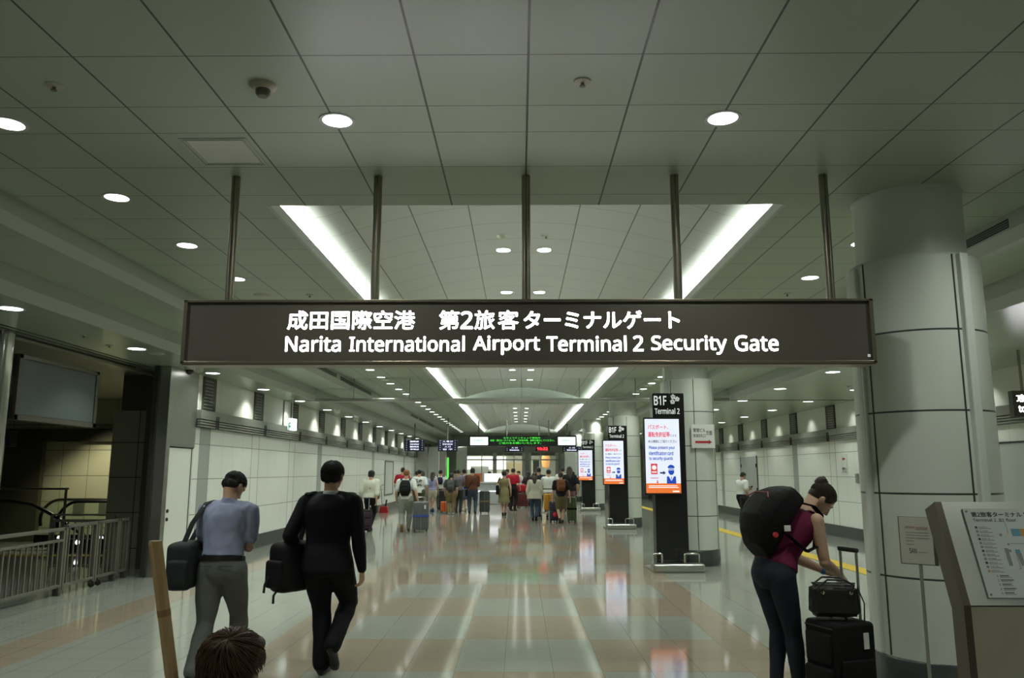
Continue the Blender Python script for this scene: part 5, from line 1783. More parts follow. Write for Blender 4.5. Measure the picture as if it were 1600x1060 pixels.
def person(F, label, top, bottom, hair, group=None, loc=(0, 0, 0), rz=0.0, skin=None, shoes=None, voxel=0.011, gv=0.012, hands=None, extras=None, face=False, socks=None, belt=None, name='person'):
    """top/bottom: dicts of garments; F: Fig"""
    h = F.H
    skin = skin or m_skin
    root = thing(name, label, 'person', (0, 0, 0), 0, group)
    # body: one surface
    b = MB()
    head_parts(b, F)
    F.torso(b, -0.10, 0.97, -0.012 * h, 14)
    for i, sx in enumerate((-1, 1)):
        sh, el, wr = F.arms[i]
        F.limb(b, [sh, el, wr], arm_r(h, 0.95))
        d, n, s, kw = (wr - el), Vector((-sx, 0.15, 0)), Vector((0, 1, 0)), {}
        if hands and hands[i]:
            d, n, s, kw = hands[i]
        hand(b, wr, d, n, s, h, **kw)
        hip, knee, ank, pr = F.legs[i]
        F.limb(b, [hip, knee, ank], leg_r(h, 0.92))
    remesh(b, 'body', skin, voxel, 2, root)
    hair_mesh(F, hair[0], hair[1], root, max(0.006, voxel * 0.8), hair[2] if len(hair) > 2 else None)
    if face:
        face_details(F, root, hair[1])
    # top garment
    if top:
        g = MB()
        inf = top.get('infl', 0.006) * h
        F.torso(g, top.get('hem', -0.05), top.get('neck', 0.955), inf, 14, top.get('flare', 0.05))
        sl = top.get('sleeve', 0.75)
        if sl > 0:
            for i, sx in enumerate((-1, 1)):
                sh, el, wr = F.arms[i]
                f = arm_r(h, top.get('sk', 1.22))
                if sl <= 1:
                    F.limb(g, [sh, sh.lerp(el, sl)], lambda x: f(x * sl) * (1 + top.get('sfl', 0.18) * x), 7)
                else:
                    e2 = el.lerp(wr, sl - 1)
                    F.limb(g, [sh, el, e2], lambda x: f(x if x <= 1 else 1 + (x - 1) * (sl - 1)), 7)
                # shoulder seam
                c = F.spine[5].lerp(F.spine[6], 0.6)
                g.sweep([c, c.lerp(sh, 0.6), sh], [(0.042 * h + inf, 0.036 * h), (0.038 * h + inf, 0.033 * h), 0.031 * h * 1.08 + inf], 14)
        if top.get('collar'):
            g.sweep([F.neck - F.up * 0.030 * h, F.neck + F.up * 0.026 * h], [(0.047 * h, 0.044 * h), (0.0385 * h, 0.0395 * h)], 18, hint=F.S)
        if top.get('skirt'):
            z0 = top['skirt'] * h
            P0, a, c = F.ring(0.30)
            g.sweep([P0, F.ring(0.08)[0], F.ring(-0.1)[0], Vector((F.P.x, F.P.y, (z0 + F.P.z) / 2)), Vector((F.P.x, F.P.y, z0))],
                    [(a + inf, c + inf), (0.100 * h + inf, 0.078 * h + inf), (0.108 * h + inf, 0.090 * h + inf), (0.118 * h, 0.105 * h), (0.132 * h, 0.118 * h)], 24, hint=F.S)
        o = remesh(g, top.get('name', 'shirt'), top['mat'], gv, 3, root, top.get('wr', 0.004), top.get('ws', 9))
    # bottom garment
    if bottom:
        g = MB()
        inf = bottom.get('infl', 0.004) * h
        lo = bottom.get('len', 1.93)
        if bottom.get('kind') == 'skirt':
            z0 = bottom['z'] * h
            P0, a, c = F.ring(0.22)
            g.sweep([P0, F.ring(0.05)[0], Vector((F.P.x, F.P.y, z0))], [(a + inf, c + inf), (0.10 * h + inf, 0.078 * h + inf), (0.12 * h, 0.10 * h)], 24, hint=F.S)
        else:
            F.torso(g, -0.22, bottom.get('rise', 0.20), inf, 10, taper=0.42)
            kf = bottom.get('k', 1.12)
            flare = bottom.get('fl', 0.0)
            for i in range(2):
                hip, knee, ank, pr = F.legs[i]
                f = leg_r(h, kf)
                if lo <= 1:
                    F.limb(g, [hip, hip.lerp(knee, lo)], lambda x: f(x * lo) * (1 + flare * x), 7)
                else:
                    a2 = knee.lerp(ank, lo - 1)
                    F.limb(g, [hip, knee, a2], lambda x: max(f(x if x <= 1 else 1 + (x - 1) * (lo - 1)) * (1 + flare * x), bottom.get('minr', 0.030) * h), 7)
        o = remesh(g, bottom.get('name', 'trousers'), bottom['mat'], gv, 3, root, bottom.get('wr', 0.004), bottom.get('ws', 10))
    if belt:
        g = MB()
        F.torso(g, 0.125, 0.19, 0.0135 * h, 2)
        g.build('belt', belt, root, smooth=True, local=True)
    for i in range(2):
        shoe(F, i, shoes or cloth('shoe_black', (0.015, 0.015, 0.015), 0.45, 0.05), root)
    root.location = loc
    root.rotation_euler = (0, 0, rz)
    return root


# ------------------------------------------------------------------ luggage
m_wheel = mat('wheel_rubber', (0.02, 0.02, 0.02), 0.5)
m_tube = mat('handle_tube', (0.45, 0.45, 0.43), 0.3, metal=0.9)


def suitcase(label, x, y, w, d, hh, m, rz=0.0, soft=False, tilt=0.0, handle=0.0, belt=None, tag_white=False, group=None, mh=None, stripe=None):
    t = thing('suitcase', label, 'suitcase', (0, 0, 0), 0, group)
    wz = 0.055
    g = MB().box(-w / 2, w / 2, -d / 2, d / 2, wz, hh, 0.045 if not soft else 0.03, 4)
    b = g.build('shell', m, t, smooth=True, local=True)
    if not soft:
        for k in range(5):
            xx = -w / 2 + w * (k + 1) / 6
            MB().box(xx - 0.006, xx + 0.006, -d / 2 - 0.004, -d / 2 + 0.01, wz + 0.06, hh - 0.06, 0.002).build('rib', m, b, local=True)
        MB().box(-0.006, 0.006, -d / 2 - 0.006, d / 2 + 0.006, wz + 0.02, hh + 0.003).build('zip_line', stripe or m_blackm, t, local=True)
    else:
        MB().box(-w * 0.42, w * 0.42, -d / 2 - 0.035, -d / 2 + 0.02, wz + 0.06, hh * 0.55, 0.02, 3).build('front_pocket', m, t, smooth=True, local=True)
        MB().box(-w * 0.40, w * 0.40, -d / 2 - 0.022, -d / 2 + 0.02, hh * 0.58, hh - 0.07, 0.015, 3).build('front_pocket', m, t, smooth=True, local=True)
        MB().sweep([(-w / 2 + 0.02, -d / 2 - 0.004, hh - 0.035), (w / 2 - 0.02, -d / 2 - 0.004, hh - 0.035)], 0.006, 6).build('zip_line', m_blackm, t, local=True)
    for sx in (-1, 1):
        for sy in (-1, 1):
            wx, wy = sx * (w / 2 - 0.05), sy * (d / 2 - 0.04)
            wh = MB().cyl((wx - 0.014, wy, 0.026), (wx + 0.014, wy, 0.026), 0.026, seg=16).build('wheel', m_wheel, t, smooth=True, local=True)
            MB().box(wx - 0.022, wx + 0.022, wy - 0.02, wy + 0.02, 0.030, wz + 0.01, 0.004).build('wheel_housing', m_blackm, wh, local=True)
    MB().sweep([(-0.07, 0, hh - 0.005), (-0.07, 0, hh + 0.02), (-0.05, 0, hh + 0.03), (0.05, 0, hh + 0.03), (0.07, 0, hh + 0.02), (0.07, 0, hh - 0.005)], 0.009, 8).build('grip', mh or m_blackm, t, smooth=True, local=True)
    if handle:
        hy = d / 2 - 0.05
        for sx in (-1, 1):
            MB().cyl((sx * 0.075, hy, hh - 0.02), (sx * 0.075, hy, hh + handle), 0.009, seg=10).build('handle_tube', m_tube, t, smooth=True, local=True)
        MB().box(-0.09, 0.09, hy - 0.015, hy + 0.015, hh + handle - 0.005, hh + handle + 0.025, 0.010, 3).build('pull_handle', mh or m_blackm, t, smooth=True, local=True)
    if belt:
        z0 = wz + (hh - wz) * 0.50
        MB().box(-w / 2 - 0.006, w / 2 + 0.006, -d / 2 - 0.007, d / 2 + 0.007, z0 - 0.03, z0 + 0.03, 0.003).build('luggage_belt', belt, t, local=True)
    if tag_white:
        MB().box(w * 0.22, w * 0.32, -d / 2 - 0.030, -d / 2 - 0.026, hh - 0.19, hh - 0.09).build('name_tag', m_paper, t, local=True)
    t.location = (x, y, 0)
    t.rotation_euler = (tilt, 0, rz)
    return t


def backpack(F, label, loc, rz, m, w=0.30, d=0.16, z0=0.42, z1=0.98, off=0.0, pocket=True, mt_strap=None, voxel=0.010, accent=None, shape=1.0):
    """bag on the back of figure F, between spine stations z0..z1, plus its shoulder straps"""
    h = F.H
    t = thing('backpack', label, 'backpack')
    n = 8
    pts, rr = [], []
    back = Vector((0, -1, 0))
    for i in range(n + 1):
        f = i / n
        s = z0 + (z1 - z0) * f
        p, a, c = F.ring(min(s, 0.9))
        if s > 0.9:
            p = F.ring(0.9)[0] + F.up * (s - 0.9) * 0.30 * h
        k = (math.sin(PI * (0.10 + 0.80 * f)) ** 0.45)
        nrm = (F.up.cross(F.S)).normalized() * -1
        nrm = Vector((0, -math.cos(math.asin(min(1, F.up.y))), F.up.y)).normalized()
        dd = d * k * (1.0 - 0.25 * f * shape)
        pts.append(p + nrm * (0.066 * h + dd / 2 + off))
        rr.append((w / 2 * k, dd / 2 + 0.01))
    g = MB()
    seg = 20
    # superellipse sections so the bag is boxy
    rings = []
    for p, (rx, ry) in zip(pts, rr):
        u = F.S
        v = Vector((0, -math.cos(math.asin(min(1, F.up.y))), F.up.y)).normalized()
        ring = []
        for k in range(seg):
            a = 2 * PI * k / seg
            ca, sa = math.cos(a), math.sin(a)
            ring.append(g.bm.verts.new(p + u * rx * math.copysign(abs(ca) ** 0.6, ca) + v * ry * math.copysign(abs(sa) ** 0.6, sa)))
        rings.append(ring)
    for A, B in zip(rings, rings[1:]):
        for k in range(seg):
            g.bm.faces.new((A[k], A[(k + 1) % seg], B[(k + 1) % seg], B[k]))
    g.bm.faces.new(rings[0][::-1])
    g.bm.faces.new(rings[-1])
    body = remesh(g, 'bag_body', m, voxel, 3, t, 0.004, 8)
    nv = Vector((0, -math.cos(math.asin(min(1, F.up.y))), F.up.y)).normalized()
    if pocket:
        c0, c1 = pts[1], pts[4]
        g = MB()
        g.sweep([c0 + nv * rr[1][1] * 0.75, c0.lerp(c1, 0.5) + nv * rr[3][1] * 0.85, c1 + nv * rr[4][1] * 0.8], [(w * 0.30, 0.03), (w * 0.36, 0.045), (w * 0.30, 0.03)], 16, hint=F.S)
        remesh(g, 'front_pocket', m, voxel, 3, t)
        g = MB()
        cz = pts[5] + nv * (rr[5][1] + 0.004)
        g.sweep([cz - F.S * w * 0.36 - F.up * 0.03, cz - F.S * w * 0.2 + F.up * 0.02, cz + F.S * w * 0.2 + F.up * 0.02, cz + F.S * w * 0.36 - F.up * 0.03], 0.005, 6)
        g.build('zip_line', accent or mt_strap or m_blackm, t, smooth=True, local=True)
    # straps over the shoulders
    for i, sx in enumerate((-1, 1)):
        sh = F.arms[i][0]
        c = F.spine[5].lerp(F.spine[6], 0.5)
        inn = c.lerp(sh, 0.62)
        top = inn + F.up * 0.047 * h
        front = inn - nv * 0.062 * h - F.up * 0.03 * h
        low = F.ring(0.45)[0] + F.S * sx * 0.085 * h - nv * 0.035 * h
        bk = F.ring(0.40)[0] + F.S * sx * 0.098 * h + nv * 0.075 * h
        MB().sweep([inn + nv * 0.085 * h + F.up * 0.01 * h, top + nv * 0.03 * h, top - nv * 0.025 * h, front, F.ring(0.62)[0] + F.S * sx * 0.095 * h - nv * 0.068 * h, low + F.S * sx * 0.022 * h, bk], [(0.030, 0.007)] * 7, 10, hint=F.S).build('strap', mt_strap or m, t, smooth=True, local=True)
    t.location = loc
    t.rotation_euler = (0, 0, rz)
    return t


def satchel(F, label, loc, rz, m, pos, w, d, hh, strap='left', name='shoulder_bag', cat='bag', yaw=0.0, flap=True, strap_w=0.022, cross=False, rounded=0.035):
    """bag hung from one shoulder (or across the body)"""
    h = F.H
    t = thing(name, label, cat)
    p = Vector(pos)
    rot = Euler((0, 0, yaw)).to_matrix()
    g = MB().box(p.x - w / 2, p.x + w / 2, p.y - d / 2, p.y + d / 2, p.z - hh / 2, p.z + hh / 2, rounded, 4)
    bmesh.ops.rotate(g.bm, cent=p, matrix=rot, verts=g.bm.verts)
    remesh(g, 'bag_body', m, 0.009, 4, t, 0.003, 8)
    if flap:
        g = MB().box(p.x - w * 0.40, p.x + w * 0.40, p.y - d / 2 - 0.03, p.y, p.z - hh * 0.40, p.z + hh * 0.15, 0.025, 3)
        bmesh.ops.rotate(g.bm, cent=p, matrix=rot, verts=g.bm.verts)
        remesh(g, 'front_pocket', m, 0.009, 3, t)
    i = 0 if strap == 'left' else 1
    sx = -1 if i == 0 else 1
    if cross:
        sx = -sx
        i = 1 - i
    sh = F.arms[i][0]
    c = F.spine[5].lerp(F.spine[6], 0.5)
    top = c.lerp(sh, 0.70) + F.up * 0.048 * h
    e0 = p + rot @ Vector((0, -d * 0.2, hh * 0.46)) if not cross else p + Vector((0, -d * 0.3, hh * 0.4))
    e1 = p + rot @ Vector((0, d * 0.2, hh * 0.46))
    if cross:
        midb = F.ring(0.55)[0] + Vector((0, -0.088 * h, 0))
        midf = F.ring(0.55)[0] + Vector((0, 0.088 * h, 0))
        pts = [e0, e0.lerp(midb, 0.6) + Vector((0, -0.02, 0)), midb, midb.lerp(top, 0.6) + Vector((0, -0.02, 0.01)), top, midf.lerp(top, 0.6) + Vector((0, 0.02, 0.01)), midf, e1]
    else:
        a = top + Vector((sx * 0.025 * h, -0.035 * h, -0.012 * h))
        b_ = top + Vector((sx * 0.025 * h, 0.035 * h, -0.012 * h))
        pts = [e0, e0.lerp(a, 0.5) + Vector((sx * 0.01, -0.03, 0)), a, top, b_, e1.lerp(b_, 0.5) + Vector((sx * 0.01, 0.03, 0)), e1]
    MB().sweep(pts, [(strap_w, 0.005)] * len(pts), 10, hint=Vector((1, 0.0, 0)) if not cross else Vector((0.6, 0, 0.6))).build('strap', m, t, smooth=True, local=True)
    t.location = loc
    t.rotation_euler = (0, 0, rz)
    return t

# ------------------------------------------------------------------ the two men walking away, near the camera
# man in a blue shirt
c_blue = cloth('blue_shirt', (0.27, 0.295, 0.43), 0.8, 0.25, 14)
c_grey = cloth('grey_trousers', (0.12, 0.125, 0.118), 0.75, 0.25, 10)
c_bag1 = cloth('bag_charcoal', (0.022, 0.026, 0.027), 0.7, 0.15, 40)
F1 = Fig(1.68, lean=4, bend=9, head=(28, -26, 0), pelvis=(0, 0, 0.502), feet=((-0.10, -0.22, 0.0, 8), (0.06, 0.26, 0.0, 0)),
         hands=((-0.045, 0.185, 0.605), (0.045, 0.185, 0.61)), elbow=((-0.45, -1, -0.5), (0.45, -1, -0.5)), build=1.0, wide=0.96)
L1 = (-2.36, 6.5, 0)
RZ1 = R(-3)
hx = ((Vector((0.6, 0.7, 0.25)), Vector((0, 0, -1)), Vector((0.3, 0.6, 0.5)), dict(curl=(35, 40, 25))), (Vector((-0.5, 0.8, 0.2)), Vector((0, 0.2, 1)), Vector((0.6, 0.4, 0)), dict(curl=(25, 30, 25))))
M1 = person(F1, 'person in a short-sleeved pale blue shirt and grey trousers carrying a dark shoulder bag', dict(mat=c_blue, sleeve=0.66, sfl=0.34, hem=0.185, neck=0.97, collar=True, infl=0.011, flare=0.0, sk=1.28, wr=0.013, ws=10, name='shirt'),
            dict(mat=c_grey, len=1.97, k=1.26, infl=0.010, wr=0.006, ws=9, minr=0.037, rise=0.17), ('crop', h_black, (2200, 0.022, 0.003, 5)), loc=L1, rz=RZ1, voxel=0.0065, gv=0.009, belt=cloth('belt_black', (0.012, 0.012, 0.012), 0.4, 0.05), hands=hx)
h = F1.H
w1 = F1.arms[1][1].lerp(F1.arms[1][2], 0.85)
d1 = (F1.arms[1][2] - F1.arms[1][1]).normalized()
MB().sweep([w1 - d1 * 0.010, w1 + d1 * 0.010], 0.031, 18).build('wristwatch', m_chrome, M1, smooth=True, local=True)
for sx in (1, -1):
    p_, a_, c_ = F1.ring(0.06)
    q_ = p_ + Vector((sx * 0.080, -c_ - 0.021, 0))
    MB().sweep([q_ + Vector((-0.055, -0.002 if sx > 0 else 0.018, 0)), q_, q_ + Vector((0.055, 0.018 if sx > 0 else -0.002, 0))], 0.0032, 6).build('pocket_seam', m_blackm, M1, local=True)
satchel(F1, 'dark charcoal shoulder bag hanging at the hip of the person in blue', L1, RZ1, c_bag1, (-0.285, -0.02, 0.875), 0.20, 0.42, 0.36, 'left', yaw=R(8), rounded=0.05)
o = MB().box(F1.arms[1][2].x - 0.075, F1.arms[1][2].x - 0.003, F1.arms[1][2].y + 0.055, F1.arms[1][2].y + 0.063, F1.arms[1][2].z + 0.01, F1.arms[1][2].z + 0.15, 0.004).build('phone', m_black, None, local=True)
o.location = L1
o.rotation_euler = (0, 0, RZ1)
tag(o, 'dark phone held in front of the person in the blue shirt', 'phone')

# man in a dark suit
c_suit = cloth('suit_navy_black', (0.0055, 0.0057, 0.0078), 0.75, 0.25, 10)
c_bag2 = cloth('bag_black', (0.008, 0.008, 0.009), 0.65, 0.15, 40)
F2 = Fig(1.745, lean=2, bend=4, head=(2, -4, 0), pelvis=(0.0, 0.0, 0.508), feet=((-0.035, 0.06, 0.0, 0), (0.075, -0.12, 0.085, 48)),
         hands=((-0.150, 0.06, 0.53), (0.160, 0.02, 0.465)), build=1.0)
L2 = (-1.555, 6.62, 0)
RZ2 = R(-4)
hx2 = (None, (Vector((0.0, 0.12, -1)), Vector((-1, 0.2, 0)), Vector((0, 1, 0)), dict(curl=(30, 35, 25), spread=3)))
M2 = person(F2, 'person in a black suit with a white collar walking away with a black bag', dict(mat=c_suit, sleeve=1.95, hem=-0.14, neck=1.0, infl=0.016, flare=0.05, sk=1.38, wr=0.005, ws=8, name='jacket'),
            dict(mat=c_suit, len=1.99, k=1.30, infl=0.008, wr=0.005, ws=9, minr=0.040), ('short', h_black, (2400, 0.045, 0.006, 8)), loc=L2, rz=RZ2, voxel=0.0065, gv=0.009, hands=hx2, shoes=mat('shoe_leather', (0.010, 0.009, 0.009), 0.25))
h = F2.H
g = MB()
g.sweep([F2.neck - F2.up * 0.030 * h, F2.neck + F2.up * 0.019 * h], [(0.041 * h, 0.040 * h), (0.0365 * h, 0.0372 * h)], 20, hint=F2.S)
remesh(g, 'shirt_collar', cloth('white_collar', (0.72, 0.74, 0.76), 0.7, 0.05), 0.006, 2, M2)
B2 = satchel(F2, 'black backpack slung from one shoulder of the person in the black suit', L2, RZ2, c_bag2, (-0.295, 0.02, 0.845), 0.22, 0.36, 0.40, 'left', name='backpack', cat='backpack', yaw=R(-28), rounded=0.07)
MB().sweep([(-0.42, -0.16, 0.78), (-0.435, -0.19, 0.72), (-0.44, -0.19, 0.66)], [(0.010, 0.003)] * 3, 8, hint=(1, 0, 0)).build('strap_end', c_bag2, B2, smooth=True, local=True)
MB().sweep([(-0.34, -0.16, 0.68), (-0.36, -0.19, 0.64), (-0.36, -0.19, 0.58)], [(0.010, 0.003)] * 3, 8, hint=(1, 0, 0)).build('strap_end', c_bag2, B2, smooth=True, local=True)

# ------------------------------------------------------------------ woman bending over her luggage
c_tank = cloth('tank_magenta', (0.125, 0.012, 0.045), 0.8, 0.2, 14)
c_jean = cloth('jeans_dark', (0.018, 0.024, 0.034), 0.8, 0.2, 12, 0.2)
c_pack = cloth('pack_black', (0.006, 0.006, 0.0065), 0.7, 0.15, 40)
LW = (1.86, 5.86, 0)
RZW = R(-72)
F3 = Fig(1.70, female=True, lean=27, bend=20, head=(10, -27, 0), pelvis=(0.0, -0.045, 0.528), feet=((-0.075, -0.05, 0.0, 0), (0.06, 0.05, 0.0, 0)),
         hands=((-0.045, 0.262, 0.512), (0.045, 0.255, 0.512)), elbow=((-0.5, -0.9, -0.4), (0.5, -0.9, -0.4)), knee_out=0.05, wide=1.02)
hw = ((Vector((0.25, 0.75, -0.35)), Vector((0.5, 0.1, -0.8)), Vector((0.7, 0.2, 0.4)), dict(curl=(45, 45, 25), thumb=45)),
      (Vector((-0.25, 0.70, -0.50)), Vector((-0.6, -0.2, -0.7)), Vector((-0.5, 0.5, 0.4)), dict(curls=[(35, 40, 25), (45, 45, 25), (50, 50, 30), (55, 50, 30)], thumb=40)))
W3 = person(F3, 'person with hair in a bun, magenta sleeveless top and dark jeans, bending over luggage', dict(mat=c_tank, sleeve=0, hem=0.10, neck=0.93, infl=0.007, flare=0.0, wr=0.005, ws=8, name='tank_top'),
            dict(mat=c_jean, len=1.98, k=1.06, infl=0.004, wr=0.004, ws=12, minr=0.027), ('bun', h_brown, (900, 0.045, 0.002, 11, (0, -1.0, 0.55))), loc=LW, rz=RZW, voxel=0.006, gv=0.0085, hands=hw, skin=m_skin2, face=True)
w = F3.arms[0][1].lerp(F3.arms[0][2], 0.86)
d = (F3.arms[0][2] - F3.arms[0][1]).normalized()
MB().sweep([w - d * 0.014, w + d * 0.014], 0.031, 18).build('wristwatch', mat('watch_blue', (0.02, 0.16, 0.42), 0.4), W3, smooth=True, local=True)
# shoulder straps of the top
for i in (0, 1):
    c = F3.spine[5].lerp(F3.spine[6], 0.6)
    q_ = c.lerp(F3.arms[i][0], 0.55)
    nv = Vector((0, -F3.up.z, F3.up.y))
    MB().sweep([q_ - F3.up * 0.05 + nv * 0.085, q_ + F3.up * 0.03 + nv * 0.045, q_ + F3.up * 0.05, q_ + F3.up * 0.02 - nv * 0.06, q_ - F3.up * 0.05 - nv * 0.10], [(0.024, 0.007)] * 5, 10, hint=F3.S).build('shoulder_strap', c_tank, W3, smooth=True, local=True)
BP = backpack(F3, 'big black travel backpack with small red marks on the bending person', LW, RZW, c_pack, 0.36, 0.27, 0.02, 1.02, 0.0, True, None, 0.009, mat('zip_red', (0.25, 0.03, 0.03), 0.6), 0.5)
nv = Vector((0, -F3.up.z, F3.up.y)).normalized()
p_, a_, c_ = F3.ring(0.25)
q_ = p_ + nv * 0.22 + F3.S * 0.183
MB().cyl(q_ - F3.S * 0.01, q_ + F3.S * 0.006, 0.018, seg=16).build('badge', mat('badge_red', (0.55, 0.04, 0.04), 0.5), BP, local=True)
p_, a_, c_ = F3.ring(0.45)
q_ = p_ + nv * 0.16 + F3.S * 0.182
MB().box(q_.x - 0.004, q_.x + 0.004, q_.y - 0.025, q_.y + 0.025, q_.z - 0.02, q_.z + 0.02, 0.002).build('label_patch', m_paper, BP, local=True)
q_ = F3.ring(0.22)[0] + F3.S * 0.125 - nv * 0.02
MB().sweep([q_ + nv * 0.08, q_, q_ - nv * 0.05 - F3.up * 0.05, q_ - nv * 0.06 - F3.up * 0.11], [(0.016, 0.004)] * 4, 8, hint=(0, 0, 1)).build('strap_red', mat('strap_red', (0.40, 0.02, 0.02), 0.6), BP, smooth=True, local=True)

SB = suitcase('upright black soft suitcase under the black handbag beside the bending person', 2.13, 5.58, 0.30, 0.33, 0.625, c_pack, R(-70), True, 0, 0.44)
MB().box(0.150, 0.156, 0.06, 0.10, 0.46, 0.56).build('name_tag', m_paper, SB, local=True)
MB().box(0.145, 0.175, -0.13, 0.13, 0.12, 0.40, 0.012, 3).build('side_pocket', c_pack, SB, smooth=True, local=True)
t = thing('handbag', 'black leather handbag sitting on top of the upright suitcase', 'handbag')
m_leather = mat('leather_black', (0.010, 0.010, 0.010), 0.35, bump=0.2, bscale=60)
g = MB().prism([(-0.16, -0.01), (0.16, -0.01), (0.145, 0.20), (-0.145, 0.20)], 'y', -0.09, 0.06)
bmesh.ops.bevel(g.bm, geom=g.bm.edges[:], offset=0.025, segments=3, affect='EDGES')
remesh(g, 'bag_body', m_leather, 0.008, 3, t, 0.006, 12)
for y in (-0.095, 0.045):
    MB().sweep([(-0.09, y, 0.17), (-0.10, y - 0.012, 0.10), (-0.12, y - 0.02, 0.19), (-0.055, y, 0.232), (0.055, y, 0.232), (0.11, y - 0.01, 0.20), (0.09, y, 0.15)], 0.007, 8).build('carry_handle', m_leather, t, smooth=True, local=True)
MB().box(-0.14, 0.14, -0.025, -0.005, 0.197, 0.207, 0.003).build('zip_line', m_raild, t, local=True)
for x in (-0.09, 0.09):
    MB().cyl((x, -0.100, 0.15), (x, -0.092, 0.15), 0.012, seg=12).build('ring', m_chrome, t, local=True)
MB().sweep([(0.15, -0.03, 0.18), (0.185, -0.04, 0.08), (0.175, -0.05, -0.06), (0.205, -0.04, -0.20)], [(0.012, 0.003)] * 4, 8, hint=(0, 1, 0)).build('shoulder_strap', m_leather, t, smooth=True, local=True)
t.location = (2.10, 5.57, 0.660)
t.rotation_euler = (0, 0, R(-6))

# ------------------------------------------------------------------ child at the lower edge and the wooden stick
Fc = Fig(1.26, lean=2, bend=2, head=(0, -16, 0), hands=((-0.165, 0.16, 0.60), None), build=1.05)
LC = (-0.672, 1.93, 0)
hc = ((Vector((0.1, 0.5, 0.3)), Vector((0.6, 0.3, 0)), Vector((0, 0.3, 1)), dict(curl=(70, 80, 40))), None)
Ch = person(Fc, 'child with tousled brown hair at the bottom edge of the view', dict(mat=cloth('child_tee', (0.10, 0.12, 0.14)), sleeve=0.8, hem=-0.05, infl=0.012, name='shirt'),
            dict(mat=cloth('child_shorts', (0.06, 0.06, 0.07)), len=0.9, k=1.3, infl=0.01, name='shorts'), ('tousled', h_child, (2800, 0.060, 0.012, 9)), loc=LC, rz=R(6), voxel=0.006, gv=0.010, skin=m_skin2, hands=hc)
for v in Ch.children:
    pass
sw = mat('stick_wood', (0.62, 0.42, 0.21), 0.55, var=0.25, vscale=10, aniso=(8, 8, 0.6))
t = thing('walking_stick', 'long pale wooden hiking stick rising beside the child', 'stick', (-0.60, 1.86, 0))
st = [(-0.60, 1.98, 0.0), (-0.84, 1.88, 1.44)]
MB().sweep([Vector(st[0]).lerp(Vector(st[1]), k / 6) for k in range(7)], [0.0135, 0.0135, 0.0138, 0.014, 0.0145, 0.015, 0.0155], 8).build('shaft', sw, t)
MB().sweep([Vector(st[0]).lerp(Vector(st[1]), 0.885), Vector(st[0]).lerp(Vector(st[1]), 0.895)], 0.0158, 8).build('burnt_band', mat('stick_dark', (0.42, 0.25, 0.10), 0.6), t)
MB().box(-0.84 - 0.011, -0.84 + 0.011, 1.869, 1.891, 1.4395, 1.4425, 0.001).build('tip', mat('stick_cut', (0.75, 0.55, 0.32), 0.6), t)

# ------------------------------------------------------------------ the crowd at the gate
def walk(k=0.16, fl=False):
    a = ((-0.05, k, 0, 0), (0.05, -k - 0.06, 0.01, 32))
    b_ = ((-0.05, -k - 0.06, 0.01, 32), (0.05, k, 0, 0))
    return b_ if fl else a


STAND = ((-0.08, 0.0, 0.0, 0), (0.08, 0.03, 0.0, 0))
W_ = lambda n, c, **k: cloth(n, c, **k)
c_white = W_('white_tee', (0.66, 0.69, 0.66))
c_cream = W_('cream_blouse', (0.60, 0.60, 0.50))
c_blk = W_('plain_black', (0.010, 0.010, 0.012))
c_red = W_('red_tee', (0.36, 0.012, 0.030))
c_lgrey = W_('light_grey_trousers', (0.27, 0.28, 0.25))
c_olive = W_('olive_shorts', (0.075, 0.08, 0.045))
c_lav = W_('lavender_top', (0.27, 0.27, 0.42))
c_wsh = W_('white_shorts', (0.55, 0.52, 0.44))
c_khaki = W_('khaki_trousers', (0.19, 0.145, 0.075))
c_kshort = W_('khaki_shorts', (0.14, 0.12, 0.065))
c_dgrey = W_('dark_grey_shirt', (0.045, 0.05, 0.05))
c_mgrey = W_('grey_violet_shirt', (0.14, 0.12, 0.14))
c_brown = W_('brown_sweater', (0.10, 0.042, 0.022))
c_jeans = W_('blue_jeans', (0.045, 0.065, 0.10))
c_blueg = W_('blue_grey_shorts', (0.12, 0.15, 0.24))
c_dress = W_('olive_dress', (0.19, 0.17, 0.085))
c_ltbl = W_('sky_blue_shirt', (0.25, 0.42, 0.55))
c_teal = W_('teal_skirt', (0.02, 0.13, 0.17))
c_navy = W_('navy_tee', (0.015, 0.014, 0.03))
c_uni = W_('staff_blue_shirt', (0.25, 0.30, 0.42))


def crowd(label, x, y, H, top, bottom, hair, rz=0.0, feet=None, hands=None, female=False, lean=3, bend=5, head=(4, 0, 0), **kw):
    F = Fig(H, female=female, lean=lean, bend=bend, head=head, pelvis=(0, 0, 0.507), feet=feet or STAND, hands=hands)
    r = person(F, label, top, bottom, hair, loc=(x, y, 0), rz=rz, voxel=0.011, gv=0.012, **kw)
    return F, (x, y, 0), rz


tee = lambda m, **k: dict(dict(mat=m, sleeve=0.7, hem=-0.03, infl=0.011, sk=1.4, name='shirt'), **k)
tro = lambda m, **k: dict(dict(mat=m, len=1.95, k=1.25, infl=0.008, minr=0.034), **k)
sho = lambda m, **k: dict(dict(mat=m, len=0.85, k=1.3, infl=0.010, name='shorts'), **k)
HB = ('short', h_black)

